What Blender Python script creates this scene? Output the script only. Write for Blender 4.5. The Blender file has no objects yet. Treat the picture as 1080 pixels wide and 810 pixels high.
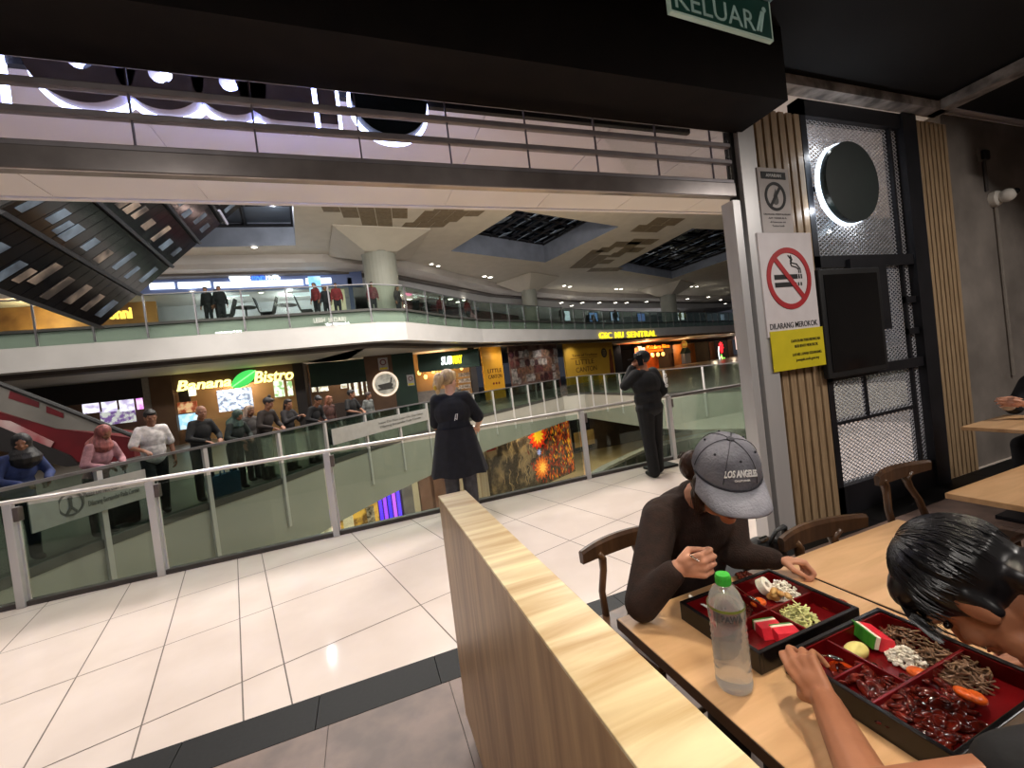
import bpy, bmesh, math, random
from mathutils import Vector as V, Matrix as Mx, Euler
random.seed(7)
sc = bpy.context.scene
col = sc.collection

# ------------------------------------------------------------------ camera, sky, lights, exposure
IW, IH, FPX = 1080.0, 810.0, 440.865
YAW, PIT, ROL, EYE = 0.344219, -0.0223527, -0.121160, 1.60
def cam_axes():
    f = V((math.sin(YAW)*math.cos(PIT), math.cos(YAW)*math.cos(PIT), math.sin(PIT)))
    r = V((math.cos(YAW), -math.sin(YAW), 0)); u = r.cross(f)
    return r*math.cos(ROL)+u*math.sin(ROL), -r*math.sin(ROL)+u*math.cos(ROL), f
CR, CU, CF = cam_axes()
cd = bpy.data.cameras.new('camera'); cam = bpy.data.objects.new('camera', cd); col.objects.link(cam)
cd.sensor_fit = 'HORIZONTAL'; cd.sensor_width = 36.0; cd.lens = FPX/IW*36.0
cd.clip_start = 0.03; cd.clip_end = 300
m3 = Mx((CR, CU, -CF)).transposed()
cam.matrix_world = Mx.Translation((0, 0, EYE)) @ m3.to_4x4()
sc.camera = cam

wd = bpy.data.worlds.new('world'); sc.world = wd; wd.use_nodes = True
bg = wd.node_tree.nodes['Background']
bg.inputs[0].default_value = (0.75, 0.80, 1.0, 1); bg.inputs[1].default_value = 0.04
sc.view_settings.view_transform = 'Standard'; sc.view_settings.look = 'None'
sc.view_settings.exposure = 0.0; sc.view_settings.gamma = 1.0
sc.view_settings.use_curve_mapping = False

def lamp(name, kind, loc, power, color=(1, 1, 1), size=0.05, target=None, **kw):
    d = bpy.data.lights.new(name, kind); d.energy = power; d.color = color
    if kind == 'AREA':
        d.shape = 'RECTANGLE'; d.size = kw.get('sx', 1); d.size_y = kw.get('sy', 1)
    else:
        d.shadow_soft_size = size
    if kind == 'SPOT':
        d.spot_size = math.radians(kw.get('angle', 80)); d.spot_blend = kw.get('blend', 0.6)
    o = bpy.data.objects.new(name, d); col.objects.link(o); o.location = loc
    if target is not None:
        o.rotation_euler = (V(target)-V(loc)).to_track_quat('-Z', 'Y').to_euler()
    return o
WARM = (1.0, 0.80, 0.55); NEUT = (1.0, 0.955, 0.90); COOL = (0.93, 0.96, 1.0)
# atrium: added fill lights high in the void, unseen above the sight line
for (x, y, p) in ((-9, 11, 700), (-2, 11.5, 700), (6, 11, 800), (13, 13, 700), (1.5, 15.5, 700), (8, 15.5, 600)):
    lamp('atrium_fill', 'AREA', (x, y, 9.5), p, NEUT, sx=2.4, sy=2.4, target=(x, y+0.001, 0))
# added fill lights, unseen on the near upper storey, that brighten the pale ceiling
for (x, tx, p) in ((-9, -8, 420), (-2, 0, 420), (5, 9, 520), (11, 22, 700)):
    lamp('ceiling_fill', 'AREA', (x, 5.8, 6.6), p, NEUT, sx=1.6, sy=0.6, target=(tx, 27, 9.6))
# downlights in the gallery soffit above the walkway
for (x, p) in ((-5.6, 70), (-3.4, 75), (-1.2, 75), (1.0, 75), (3.2, 75), (5.4, 75), (7.6, 70)):
    lamp('gallery_lamp', 'SPOT', (x, 4.45, 3.80), p, (1.0, .965, .94), size=0.05, target=(x, 4.3, 0), angle=120, blend=0.9)
# restaurant lamps over the tables
lamp('table_lamp', 'SPOT', (1.45, 0.95, 3.05), 130, (1.0, 0.88, 0.72), size=0.04, target=(1.05, 0.8, 0.8), angle=62, blend=0.7)
lamp('table_lamp', 'SPOT', (0.75, 0.05, 3.05), 76, (1.0, 0.88, 0.68), size=0.04, target=(0.42, 0.75, 1.1), angle=58, blend=0.9)
lamp('table_lamp', 'SPOT', (3.6, 0.9, 3.05), 45, (1.0, 0.82, 0.64), size=0.04, target=(3.3, 1.2, 0.75), angle=75, blend=0.9)
lamp('table_lamp', 'SPOT', (-1.2, 0.6, 3.1), 14, (1.0, 0.88, 0.75), size=0.06, target=(-0.6, 1.6, 0), angle=100, blend=0.9)

for (x, y, p) in ((-1.6, -1.0, 70), (1.6, -1.7, 30), (5.6, -0.6, 130)):  # added area lights behind the camera, raising the restaurant's ambient level
    lamp('restaurant_fill', 'AREA', (x, y, 3.76), p, (1.0, 0.93, 0.86), sx=0.6, sy=0.6, target=(x, y+0.001, 0))
lamp('notice_lamp', 'SPOT', (2.5, 0.7, 3.2), 60, (1.0, 0.95, 0.92), size=0.05, target=(3.35, 2.45, 1.7), angle=60, blend=1.0)

# ------------------------------------------------------------------ measuring helpers (pixel -> place)
def ray(px, py): return CF + CR*((px-IW/2)/FPX) - CU*((py-IH/2)/FPX)
EYEP = V((0, 0, EYE))
def atz(px, py, z): d = ray(px, py); return EYEP + d*((z-EYE)/d.z)
def aty(px, py, y): d = ray(px, py); return EYEP + d*(y/d.y)
def dep(px, py, t): return EYEP + ray(px, py)*t
class Plane:                                    # a vertical plane through two ground points
    def __init__(s, p0, p1):
        s.o = V((p0[0], p0[1], 0)); s.d = V((p1[0]-p0[0], p1[1]-p0[1], 0)).normalized()
        s.n = s.d.cross(V((0, 0, 1)))           # faces the viewer
    def pt(s, px, py):
        d = ray(px, py); t = (s.o-EYEP).dot(s.n)/d.dot(s.n); return EYEP + d*t
    def sz(s, px, py): p = s.pt(px, py); return (p-s.o).dot(s.d), p.z
    def at(s, q, z, out=0.0): return s.o + s.d*q + s.n*out + V((0, 0, z))
    def M(s, q, z, out=0.0):                    # local x along wall, y up, z out of the wall
        p = s.at(q, z, out)
        return Mx(((s.d.x, 0, s.n.x, p.x), (s.d.y, 0, s.n.y, p.y), (0, 1, 0, p.z), (0, 0, 0, 1)))
    def rect(s, a, b):
        s0, z1 = s.sz(*a); s1, z0 = s.sz(*b); return s0, s1, z0, z1

# ------------------------------------------------------------------ materials
def lin(c):
    def f(v):
        v /= 255.0
        return v/12.92 if v <= 0.04045 else ((v+0.055)/1.055)**2.4
    return (f(c[0]), f(c[1]), f(c[2]), 1)
MATS = {}
def mat(name, c, rough=0.5, metal=0.0, c2=None, scale=8.0, stretch=(1, 1, 1), bump=0.0, emit=0.0, detail=4, spec=0.5, lo=0.35, hi=0.65, trans=0.0, ior=1.45, bscale=None):
    if name in MATS: return MATS[name]
    m = bpy.data.materials.new(name); m.use_nodes = True; nt = m.node_tree; b = nt.nodes['Principled BSDF']
    b.inputs['Base Color'].default_value = lin(c); b.inputs['Roughness'].default_value = rough
    b.inputs['Metallic'].default_value = metal; b.inputs['Specular IOR Level'].default_value = spec
    b.inputs['IOR'].default_value = ior
    if trans: b.inputs['Transmission Weight'].default_value = trans
    tc = nt.nodes.new('ShaderNodeTexCoord'); mp = nt.nodes.new('ShaderNodeMapping')
    mp.inputs['Scale'].default_value = stretch; nt.links.new(tc.outputs['Object'], mp.inputs['Vector'])
    if c2 is None and not bump:
        c2 = tuple(max(0, v*0.9) for v in c)
    if c2 is not None:
        nz = nt.nodes.new('ShaderNodeTexNoise'); nz.inputs['Scale'].default_value = scale; nz.inputs['Detail'].default_value = detail
        nt.links.new(mp.outputs[0], nz.inputs['Vector'])
        cr = nt.nodes.new('ShaderNodeValToRGB'); cr.color_ramp.elements[0].position = lo; cr.color_ramp.elements[1].position = hi
        cr.color_ramp.elements[0].color = lin(c); cr.color_ramp.elements[1].color = lin(c2)
        nt.links.new(nz.outputs['Fac'], cr.inputs['Fac']); nt.links.new(cr.outputs[0], b.inputs['Base Color'])
        if emit:
            nt.links.new(cr.outputs[0], b.inputs['Emission Color'])
    if emit:
        b.inputs['Emission Strength'].default_value = emit
        if c2 is None: b.inputs['Emission Color'].default_value = lin(c)
    if bump:
        n2 = nt.nodes.new('ShaderNodeTexNoise'); n2.inputs['Scale'].default_value = bscale or scale*3; n2.inputs['Detail'].default_value = 3
        nt.links.new(mp.outputs[0], n2.inputs['Vector'])
        bp = nt.nodes.new('ShaderNodeBump'); bp.inputs['Strength'].default_value = bump; bp.inputs['Distance'].default_value = 0.01
        nt.links.new(n2.outputs['Fac'], bp.inputs['Height']); nt.links.new(bp.outputs[0], b.inputs['Normal'])
    MATS[name] = m; return m
def glass_mat(name, tint, refl=0.08, rough=0.02):
    if name in MATS: return MATS[name]
    m = bpy.data.materials.new(name); m.use_nodes = True; nt = m.node_tree; nt.nodes.clear()
    out = nt.nodes.new('ShaderNodeOutputMaterial'); mix = nt.nodes.new('ShaderNodeMixShader')
    tr = nt.nodes.new('ShaderNodeBsdfTransparent'); tr.inputs[0].default_value = (*tint, 1)
    gl = nt.nodes.new('ShaderNodeBsdfGlossy'); gl.inputs['Roughness'].default_value = rough; gl.inputs[0].default_value = (0.9, 1, 0.95, 1)
    fr = nt.nodes.new('ShaderNodeFresnel'); fr.inputs['IOR'].default_value = 1.45
    mt = nt.nodes.new('ShaderNodeMath'); mt.operation = 'MULTIPLY'; mt.inputs[1].default_value = refl/0.04*0.5
    nt.links.new(fr.outputs[0], mt.inputs[0]); nt.links.new(mt.outputs[0], mix.inputs[0])
    nt.links.new(tr.outputs[0], mix.inputs[1]); nt.links.new(gl.outputs[0], mix.inputs[2]); nt.links.new(mix.outputs[0], out.inputs[0])
    MATS[name] = m; return m
def wood_mat(name, c, c2, axis=0, scale=3.0, rough=0.45, freq=14):
    if name in MATS: return MATS[name]
    m = bpy.data.materials.new(name); m.use_nodes = True; nt = m.node_tree; b = nt.nodes['Principled BSDF']
    tc = nt.nodes.new('ShaderNodeTexCoord'); mp = nt.nodes.new('ShaderNodeMapping')
    s = [freq, freq, freq]; s[axis] = 0.9; mp.inputs['Scale'].default_value = s
    nt.links.new(tc.outputs['Object'], mp.inputs['Vector'])
    nz = nt.nodes.new('ShaderNodeTexNoise'); nz.inputs['Scale'].default_value = scale; nz.inputs['Detail'].default_value = 5; nz.inputs['Distortion'].default_value = 0.6
    nt.links.new(mp.outputs[0], nz.inputs['Vector'])
    cr = nt.nodes.new('ShaderNodeValToRGB'); cr.color_ramp.elements[0].position = 0.3; cr.color_ramp.elements[1].position = 0.7
    cr.color_ramp.elements[0].color = lin(c); cr.color_ramp.elements[1].color = lin(c2)
    nt.links.new(nz.outputs['Fac'], cr.inputs['Fac']); nt.links.new(cr.outputs[0], b.inputs['Base Color'])
    b.inputs['Roughness'].default_value = rough
    MATS[name] = m; return m
def glow(name, c, e): return mat(name, c, rough=0.6, c2=c, emit=e)

# ------------------------------------------------------------------ mesh builder
WM = {}                                          # world matrices of roots (kept by hand)
class MB:
    def __init__(s): s.v = []; s.f = []; s.mi = []; s.M = Mx.Identity(4); s.k = 0
    def add(s, vs, fs):
        n = len(s.v); M = s.M
        s.v += [M @ V(p) for p in vs]; s.f += [[i+n for i in f] for f in fs]; s.mi += [s.k]*len(fs); return s
    def box(s, a, b):
        x0, y0, z0 = a; x1, y1, z1 = b
        if x0 > x1: x0, x1 = x1, x0
        if y0 > y1: y0, y1 = y1, y0
        if z0 > z1: z0, z1 = z1, z0
        return s.add([(x0,y0,z0),(x1,y0,z0),(x1,y1,z0),(x0,y1,z0),(x0,y0,z1),(x1,y0,z1),(x1,y1,z1),(x0,y1,z1)],
                     [(3,2,1,0),(4,5,6,7),(0,1,5,4),(1,2,6,5),(2,3,7,6),(3,0,4,7)])
    def bbox(s, a, b, r=0.005):                  # box with chamfered edges
        bm = bmesh.new(); x0, y0, z0 = a; x1, y1, z1 = b
        bmesh.ops.create_cube(bm, size=1)
        for v in bm.verts: v.co = V(((x0+x1)/2+v.co.x*abs(x1-x0), (y0+y1)/2+v.co.y*abs(y1-y0), (z0+z1)/2+v.co.z*abs(z1-z0)))
        bmesh.ops.bevel(bm, geom=bm.edges[:], offset=r, segments=2, affect='EDGES', profile=0.5)
        return s.bm(bm)
    def bm(s, bm):
        bm.verts.index_update()
        s.add([v.co.copy() for v in bm.verts], [[v.index for v in f.verts] for f in bm.faces]); bm.free(); return s
    def prism(s, poly, z0, z1):                  # poly in xy (ccw), extruded in z
        n = len(poly); vs = [(p[0], p[1], z0) for p in poly]+[(p[0], p[1], z1) for p in poly]
        return s.add(vs, [list(range(n))[::-1], list(range(n, 2*n))]+[(i, (i+1) % n, (i+1) % n+n, i+n) for i in range(n)])
    def frame(s, outer, inner, z0, z1):          # ring of two polys with the same count
        n = len(outer); vs = [(*p, z0) for p in outer]+[(*p, z1) for p in outer]+[(*p, z0) for p in inner]+[(*p, z1) for p in inner]
        fs = []
        for i in range(n):
            j = (i+1) % n
            fs += [(i, j, n+j, n+i), (2*n+j, 2*n+i, 3*n+i, 3*n+j), (n+i, n+j, 3*n+j, 3*n+i), (j, i, 2*n+i, 2*n+j)]
        return s.add(vs, fs)
    def tube(s, pts, r, n=8, cap=True, flat=1.0):
        pts = [V(p) for p in pts]; rs = r if isinstance(r, (list, tuple)) else [r]*len(pts)
        t0 = (pts[1]-pts[0]).normalized(); up = V((0, 0, 1)) if abs(t0.z) < 0.9 else V((1, 0, 0))
        a = t0.cross(up).normalized(); vs = []; fs = []
        for i, p in enumerate(pts):
            t = (pts[min(i+1, len(pts)-1)]-pts[max(i-1, 0)]).normalized()
            a = (a-t*a.dot(t)).normalized(); b = t.cross(a)
            for k in range(n):
                th = 2*math.pi*k/n; vs.append(p+a*math.cos(th)*rs[i]+b*math.sin(th)*rs[i]*flat)
        for i in range(len(pts)-1):
            for k in range(n):
                k2 = (k+1) % n; fs.append((i*n+k, i*n+k2, (i+1)*n+k2, (i+1)*n+k))
        if cap: fs += [list(range(n))[::-1], list(range((len(pts)-1)*n, len(pts)*n))]
        return s.add(vs, fs)
    def lathe(s, prof, n=24, c=(0, 0, 0)):       # prof = [(r, z)]
        vs = []; fs = []
        for (r, z) in prof:
            for k in range(n): th = 2*math.pi*k/n; vs.append((c[0]+r*math.cos(th), c[1]+r*math.sin(th), c[2]+z))
        for i in range(len(prof)-1):
            for k in range(n): k2 = (k+1) % n; fs.append((i*n+k, i*n+k2, (i+1)*n+k2, (i+1)*n+k))
        fs += [list(range(n))[::-1], list(range((len(prof)-1)*n, len(prof)*n))]
        return s.add(vs, fs)
    def ell(s, c, r, n=14, m=9, R=None):
        vs = []; fs = []; c = V(c)
        for j in range(1, m):
            ph = math.pi*j/m-math.pi/2
            for k in range(n):
                th = 2*math.pi*k/n; p = V((math.cos(th)*math.cos(ph)*r[0], math.sin(th)*math.cos(ph)*r[1], math.sin(ph)*r[2]))
                vs.append(c+(R @ p if R is not None else p))
        lo = V((0, 0, -r[2])); hi = V((0, 0, r[2]))
        vs += [c+(R @ lo if R is not None else lo), c+(R @ hi if R is not None else hi)]; L = len(vs)
        for j in range(m-2):
            for k in range(n): k2 = (k+1) % n; fs.append((j*n+k, j*n+k2, (j+1)*n+k2, (j+1)*n+k))
        for k in range(n):
            k2 = (k+1) % n; fs += [(L-2, k2, k), ((m-2)*n+k, (m-2)*n+k2, L-1)]
        return s.add(vs, fs)
    def cap(s, a, b, ra, rb, n=12):              # tapered capsule
        a = V(a); b = V(b); t = b-a; L = t.length
        if L < 1e-6: return s.ell(a, (ra, ra, ra))
        t /= L; up = V((0, 0, 1)) if abs(t.z) < 0.9 else V((1, 0, 0)); u = t.cross(up).normalized(); w = t.cross(u)
        rings = [(a-t*ra*math.sin(g), ra*math.cos(g)) for g in (1.25, 0.8, 0.4)]+[(a, ra), (b, rb)]+[(b+t*rb*math.sin(g), rb*math.cos(g)) for g in (0.4, 0.8, 1.25)]
        vs = []; fs = []
        for (c, r) in rings:
            for k in range(n): th = 2*math.pi*k/n; vs.append(c+u*math.cos(th)*r+w*math.sin(th)*r)
        for i in range(len(rings)-1):
            for k in range(n): k2 = (k+1) % n; fs.append((i*n+k, i*n+k2, (i+1)*n+k2, (i+1)*n+k))
        fs += [list(range(n))[::-1], list(range((len(rings)-1)*n, len(rings)*n))]
        return s.add(vs, fs)
    def sweep(s, poly, prof, closed_prof=True):  # prof = [(back offset, z)] swept along a plan polyline
        P = [V((p[0], p[1])) for p in poly]; N = len(P); vs = []; fs = []; k = len(prof)
        for i in range(N):
            d1 = (P[i]-P[i-1]).normalized() if i else None; d2 = (P[i+1]-P[i]).normalized() if i < N-1 else None
            d1 = d1 or d2; d2 = d2 or d1; n1 = V((-d1.y, d1.x)); n2 = V((-d2.y, d2.x)); nn = (n1+n2).normalized(); nn = nn/max(0.3, nn.dot(n1))
            for (o, z) in prof: vs.append((P[i].x+nn.x*o, P[i].y+nn.y*o, z))
        for i in range(N-1):
            for j in range(k if closed_prof else k-1):
                j2 = (j+1) % k; fs.append((i*k+j, i*k+j2, (i+1)*k+j2, (i+1)*k+j))
        if closed_prof: fs += [list(range(k)), list(range((N-1)*k, N*k))[::-1]]
        return s.add(vs, fs)
    def fill(s, outer, holes, z0, z1):           # plate with holes
        from mathutils.geometry import tessellate_polygon
        loops = [[V((p[0], p[1], 0)) for p in l] for l in [outer]+list(holes)]
        flat = [p for l in loops for p in l]; n = len(flat); tris = tessellate_polygon(loops)
        vs = [(p.x, p.y, z0) for p in flat]+[(p.x, p.y, z1) for p in flat]
        fs = [tuple(t) for t in tris]+[tuple(i+n for i in t[::-1]) for t in tris]; k = 0
        for l in loops:
            L = len(l); fs += [(k+i, k+(i+1) % L, n+k+(i+1) % L, n+k+i) for i in range(L)]; k += L
        return s.add(vs, fs)
    def mesh(s, name, mats, inv=None, smooth=False):
        me = bpy.data.meshes.new(name); vs = s.v if inv is None else [inv @ p for p in s.v]
        me.from_pydata([tuple(p) for p in vs], [], s.f)
        for m in (mats if isinstance(mats, (list, tuple)) else [mats]): me.materials.append(m)
        if max(s.mi, default=0): me.polygons.foreach_set('material_index', s.mi)
        bm = bmesh.new(); bm.from_mesh(me); bmesh.ops.recalc_face_normals(bm, faces=bm.faces[:]); bm.to_mesh(me); bm.free()
        if smooth: me.polygons.foreach_set('use_smooth', [True]*len(me.polygons))
        me.update(); return me
    # world=True: the vertices are in world space and are brought into the parent's frame
    def build(s, name, mats, parent=None, world=True, smooth=False, remesh=None, blur=0):
        inv = None; loc = None
        if parent is not None:
            if world: inv = WM[parent.name].inverted()
        else:
            xs = [p.x for p in s.v]; ys = [p.y for p in s.v]; zs = [p.z for p in s.v]
            loc = V(((min(xs)+max(xs))/2, (min(ys)+max(ys))/2, min(zs))); inv = Mx.Translation(-loc)
        me = s.mesh(name, mats, inv, smooth)
        o = bpy.data.objects.new(name, me)
        if parent is not None: o.parent = parent; WM[o.name] = WM[parent.name]
        else: o.location = loc; WM[o.name] = Mx.Translation(loc)
        col.objects.link(o)
        if remesh:
            md = o.modifiers.new('r', 'REMESH'); md.mode = 'VOXEL'; md.voxel_size = remesh; md.use_smooth_shade = True
            if blur:
                ms = o.modifiers.new('s', 'SMOOTH'); ms.iterations = blur; ms.factor = 0.5
            bake(o)
        return o
def bake(o):
    dg = bpy.context.evaluated_depsgraph_get(); me = bpy.data.meshes.new_from_object(o.evaluated_get(dg))
    old = o.data; mats = list(old.materials); o.modifiers.clear(); o.data = me
    if not len(me.materials):
        for m in mats: me.materials.append(m)
    me.polygons.foreach_set('use_smooth', [True]*len(me.polygons)); bpy.data.meshes.remove(old)
def tag(o, label, cat, group=None, kind=None):
    if label: o['label'] = label
    if cat: o['category'] = cat
    if group: o['group'] = group
    if kind: o['kind'] = kind
    return o
def struct(o): o['kind'] = 'structure'; return o
def thing(name, loc, label, cat, group=None, rz=0.0):
    o = bpy.data.objects.new(name, None); o.empty_display_size = 0.1; col.objects.link(o)
    o.location = loc; o.rotation_euler = (0, 0, rz)
    WM[o.name] = Mx.Translation(loc) @ Mx.Rotation(rz, 4, 'Z'); return tag(o, label, cat, group)
def copy_tree(o, parent=None, loc=None, rz=None):
    c = o.copy(); col.objects.link(c)
    if parent is not None: c.parent = parent
    if loc is not None: c.location = loc
    if rz is not None: c.rotation_euler = (0, 0, rz)
    for ch in [x for x in bpy.data.objects if x.parent is o]: copy_tree(ch, c)
    return c
def text_mb(s, height, depth=0.01, width=None, bold=0.0, shear=0.0, align='CENTER', arc=None):
    cu = bpy.data.curves.new('t', 'FONT'); cu.body = s; cu.size = 1.0; cu.extrude = 0.5; cu.offset = bold; cu.shear = shear; cu.align_x = align; cu.resolution_u = 3
    o = bpy.data.objects.new('t', cu); col.objects.link(o)
    dg = bpy.context.evaluated_depsgraph_get(); me = bpy.data.meshes.new_from_object(o.evaluated_get(dg))
    vs = [v.co.copy() for v in me.vertices]; fs = [list(p.vertices) for p in me.polygons]
    bpy.data.objects.remove(o); bpy.data.curves.remove(cu); bpy.data.meshes.remove(me)
    k = height/0.72; kx = k
    if width:
        xs = [v.x for v in vs]; kx = width/max(1e-6, max(xs)-min(xs))
    mb = MB(); out = []
    for v in vs:
        p = V((v.x*kx, v.y*k, v.z*depth))
        if arc:
            a = p.x/arc; p = V((math.sin(a)*arc, p.y-arc*(1-math.cos(a)), p.z))
        out.append(p)
    mb.add(out, fs); return mb
def text(name, s, M, height, mt, parent, depth=0.01, **kw):
    t = text_mb(s, height, depth, **kw); t.v = [M @ p for p in t.v]
    return t.build(name, mt, parent)
def circ(cx, cy, r, n=32, a0=0, ry=None): return [(cx+r*math.cos(a0+2*math.pi*i/n), cy+(ry or r)*math.sin(a0+2*math.pi*i/n)) for i in range(n)]

# palette
white_paint = mat('white_paint', (214, 208, 198), 0.6, c2=(205, 199, 190), scale=2)
ceil_white = mat('ceiling_paint', (206, 196, 180), 0.7, c2=(198, 188, 172), scale=1.5)
fascia_m = mat('fascia_paint', (196, 192, 188), 0.45, c2=(188, 184, 180), scale=1)
beige_m = mat('beige_fascia', (156, 154, 145), 0.5, c2=(148, 147, 138), scale=1)
black_m = mat('black_paint', (16, 15, 15), 0.6, c2=(22, 20, 20), scale=3)
dark_soffit = mat('dark_soffit', (23, 19, 18), 0.75, c2=(28, 23, 21), scale=6, spec=.2)
metal_m = mat('brushed_metal', (205, 203, 202), 0.35, 0.35, c2=(190, 188, 188), scale=4, stretch=(1, 1, 0.1))
alu_m = mat('grey_aluminium', (120, 118, 120), 0.4, 0.5, c2=(105, 103, 105), scale=3)
darkmetal = mat('dark_metal', (26, 26, 30), 0.45, 0.3, c2=(34, 33, 38), scale=5)
chrome = mat('polished_steel', (215, 215, 215), 0.15, 1.0, c2=(205, 205, 205))
green_glass = glass_mat('green_glass', (0.60, 0.67, 0.63), 0.05); near_glass = glass_mat('near_glass', (0.74, 0.81, 0.77), 0.05); upper_glass = glass_mat('upper_glass', (0.80, 0.86, 0.82), 0.04)
clear_glass = glass_mat('clear_glass', (0.92, 0.92, 0.95), 0.015, 0.05)
txt_black = mat('print_black', (22, 20, 20), 0.6)
txt_white = mat('print_white', (235, 235, 235), 0.6)

# ================================================================== STRUCTURE: the restaurant shell
FY = 2.5                                         # line of the shop front
floor_rest = mat('restaurant_tile', (126, 104, 93), 0.45, c2=(94, 77, 69), scale=5, bump=0.05)
grout = mat('dark_grout', (52, 46, 42), 0.8)
gm = MB(); gm.box((-4, -3.5, -0.3), (9.5, 2.27, -0.004)); gm.k = 1
for i in range(-7, 16):
    for j in range(-6, 4):
        x0 = 0.6*i+0.25; y0 = 0.6*j-0.12; y1 = min(y0+0.597, 2.268); x1 = min(x0+0.597, 9.5)
        if y1 > y0 and x0 > -4: gm.box((x0, max(y0, -3.5), -0.01), (x1, y1, 0))
struct(gm.build('floor', [grout, floor_rest]))
th = MB()
for i in range(-7, 16):
    x0 = 0.62*i-0.41
    th.box((x0, 2.27, -0.3), (x0+0.616, 2.52, 0.002))
thm = mat('black_granite', (15, 14, 14), 0.5, c2=(21, 20, 20), scale=60, spec=0.2)
struct(th.build('trim_1', thm))
c_m = mat('black_ceiling', (12, 12, 14), 0.8, c2=(17, 16, 18), scale=2)
struct(MB().box((-4, -3.5, 3.78), (9.5, 2.46, 3.95)).build('ceiling', c_m))
struct(MB().box((-4, 2.06, 3.27), (3.03, 2.46, 3.78)).build('trim_2', dark_soffit))
wallm = mat('grey_render_wall', (130, 122, 115), 0.85, c2=(106, 99, 93), scale=2.2, bump=0.15)
struct(MB().box((6.02, 2.56, 0), (9.5, 2.75, 3.78)).build('wall_front', wallm))
struct(MB().box((9.5, -3.5, 0), (9.7, 2.75, 3.78)).build('wall_right', wallm))
struct(MB().box((-4, -3.7, 0), (9.7, -3.5, 3.95)).build('wall_back', wallm))
struct(MB().box((-4.2, -3.7, 0), (-4.0, 2.5, 3.95)).build('wall_left', wallm))
# jamb of the shutter with its guide channel
j = MB(); j.box((2.985, 2.44, 0), (3.16, 2.56, 3.50)); j.k = 1; j.box((2.945, 2.48, 0), (2.985, 2.54, 3.5)); j.k = 0; j.box((2.87, 2.45, 0), (2.945, 2.56, 2.74))
struct(j.build('trim_3', [metal_m, black_m]))
# concrete beams and pipe chases at the ceiling, right
beam_m = mat('raw_beam', (170, 160, 152), 0.8, c2=(92, 86, 82), scale=6)
struct(MB().box((3.12, 2.38, 3.67), (5.75, 2.5, 3.75)).build('trim_4', beam_m))
struct(MB().box((5.62, 1.4, 3.67), (5.78, 2.5, 3.76)).build('trim_5', beam_m))

# ---------------- folding slat panels of the front
slat_w = wood_mat('oak_slat', (172, 146, 114), (134, 110, 82), axis=2, scale=4)
slat_gap = mat('slat_gap', (38, 27, 19), 0.8)
def slat_panel(x0, x1, y, h, n, label):
    m = MB(); m.k = 1; m.box((x0, y+0.02, 0), (x1, y+0.06, h)); m.k = 0
    w = (x1-x0)/n
    for i in range(n): m.bbox((x0+w*i+w*0.14, y-0.012, 0), (x0+w*i+w*0.86, y+0.03, h), 0.003)
    return struct(m.build('wall_front', [slat_w, slat_gap]))
slat_panel(3.16, 3.80, 2.51, 3.52, 7, '')
slat_panel(5.42, 6.02, 2.53, 3.64, 8, '')

# ---------------- the mesh window bay
wn = thing('window_1', (4.6, 2.56, 0), None, None); struct(wn)
fr = MB()
X0, X1, Z1 = 3.80, 5.42, 3.66
for a, b in (((X0, 2.50, 0), (X0+0.07, 2.60, Z1)), ((X1-0.22, 2.48, 0), (X1, 2.62, Z1)), ((X0, 2.5, 3.52), (X1, 2.6, Z1)), ((X0, 2.5, 2.20), (X1, 2.6, 2.30)), ((X0, 2.5, 1.20), (X1, 2.6, 1.29)), ((X0, 2.5, 0), (X1, 2.6, 0.26)),
             ((5.05, 2.52, 0.26), (5.08, 2.58, 3.52)), ((4.35, 2.53, 0.82), (4.37, 2.57, 1.2)), ((X0, 2.53, 0.80), (5.06, 2.57, 0.825)), ((5.05, 2.51, 1.52), (X1-0.2, 2.59, 1.58)), ((5.05, 2.51, 1.83), (X1-0.2, 2.59, 1.89))):
    fr.box(a, b)
struct(fr.build('window_frame', darkmetal, wn))
me = MB()
def mesh_bars(z0, z1, x0, x1, p=0.060, w=0.0036):
    # expanded-metal lattice of flat diagonal bars
    k = 0.62
    for sgn in (1, -1):
        c = -(z1-z0)/k if sgn > 0 else 0.0
        cmax = (x1-x0) if sgn > 0 else (x1-x0)+(z1-z0)/k
        while c < cmax:
            if sgn > 0: xa, za, xb, zb = x0+c, z0, x0+c+(z1-z0)/k, z1
            else: xa, za, xb, zb = x0+c, z0, x0+c-(z1-z0)/k, z1
            dx = xb-xa; dz = zb-za
            t0, t1 = 0.0, 1.0
            ts = sorted(((x0-xa)/dx, (x1-xa)/dx)); t0 = max(0, ts[0]); t1 = min(1, ts[1])
            if t1 > t0+1e-3:
                A = V((xa+dx*t0, 2.55, za+dz*t0)); B = V((xa+dx*t1, 2.55, za+dz*t1)); t = (B-A).normalized(); nn = V((-t.z, 0, t.x))*w
                me.add([A-nn-V((0, .002, 0)), B-nn-V((0, .002, 0)), B+nn-V((0, .002, 0)), A+nn-V((0, .002, 0)), A-nn+V((0, .002, 0)), B-nn+V((0, .002, 0)), B+nn+V((0, .002, 0)), A+nn+V((0, .002, 0))],
                       [(0, 1, 2, 3), (7, 6, 5, 4), (0, 4, 5, 1), (2, 6, 7, 3)])
            c += p
for (a, b) in ((0.26, 1.2), (1.29, 2.2), (2.3, 3.52)): mesh_bars(a, b, X0+0.07, X1-0.22)
struct(me.build('mesh', mat('mesh_metal', (168, 168, 172), 0.5, 0.1, c2=(150, 150, 154)), wn))
struct(MB().box((X0+.07, 2.585, .26), (X1-.22, 2.592, 3.52)).build('pane', clear_glass, wn))
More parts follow.
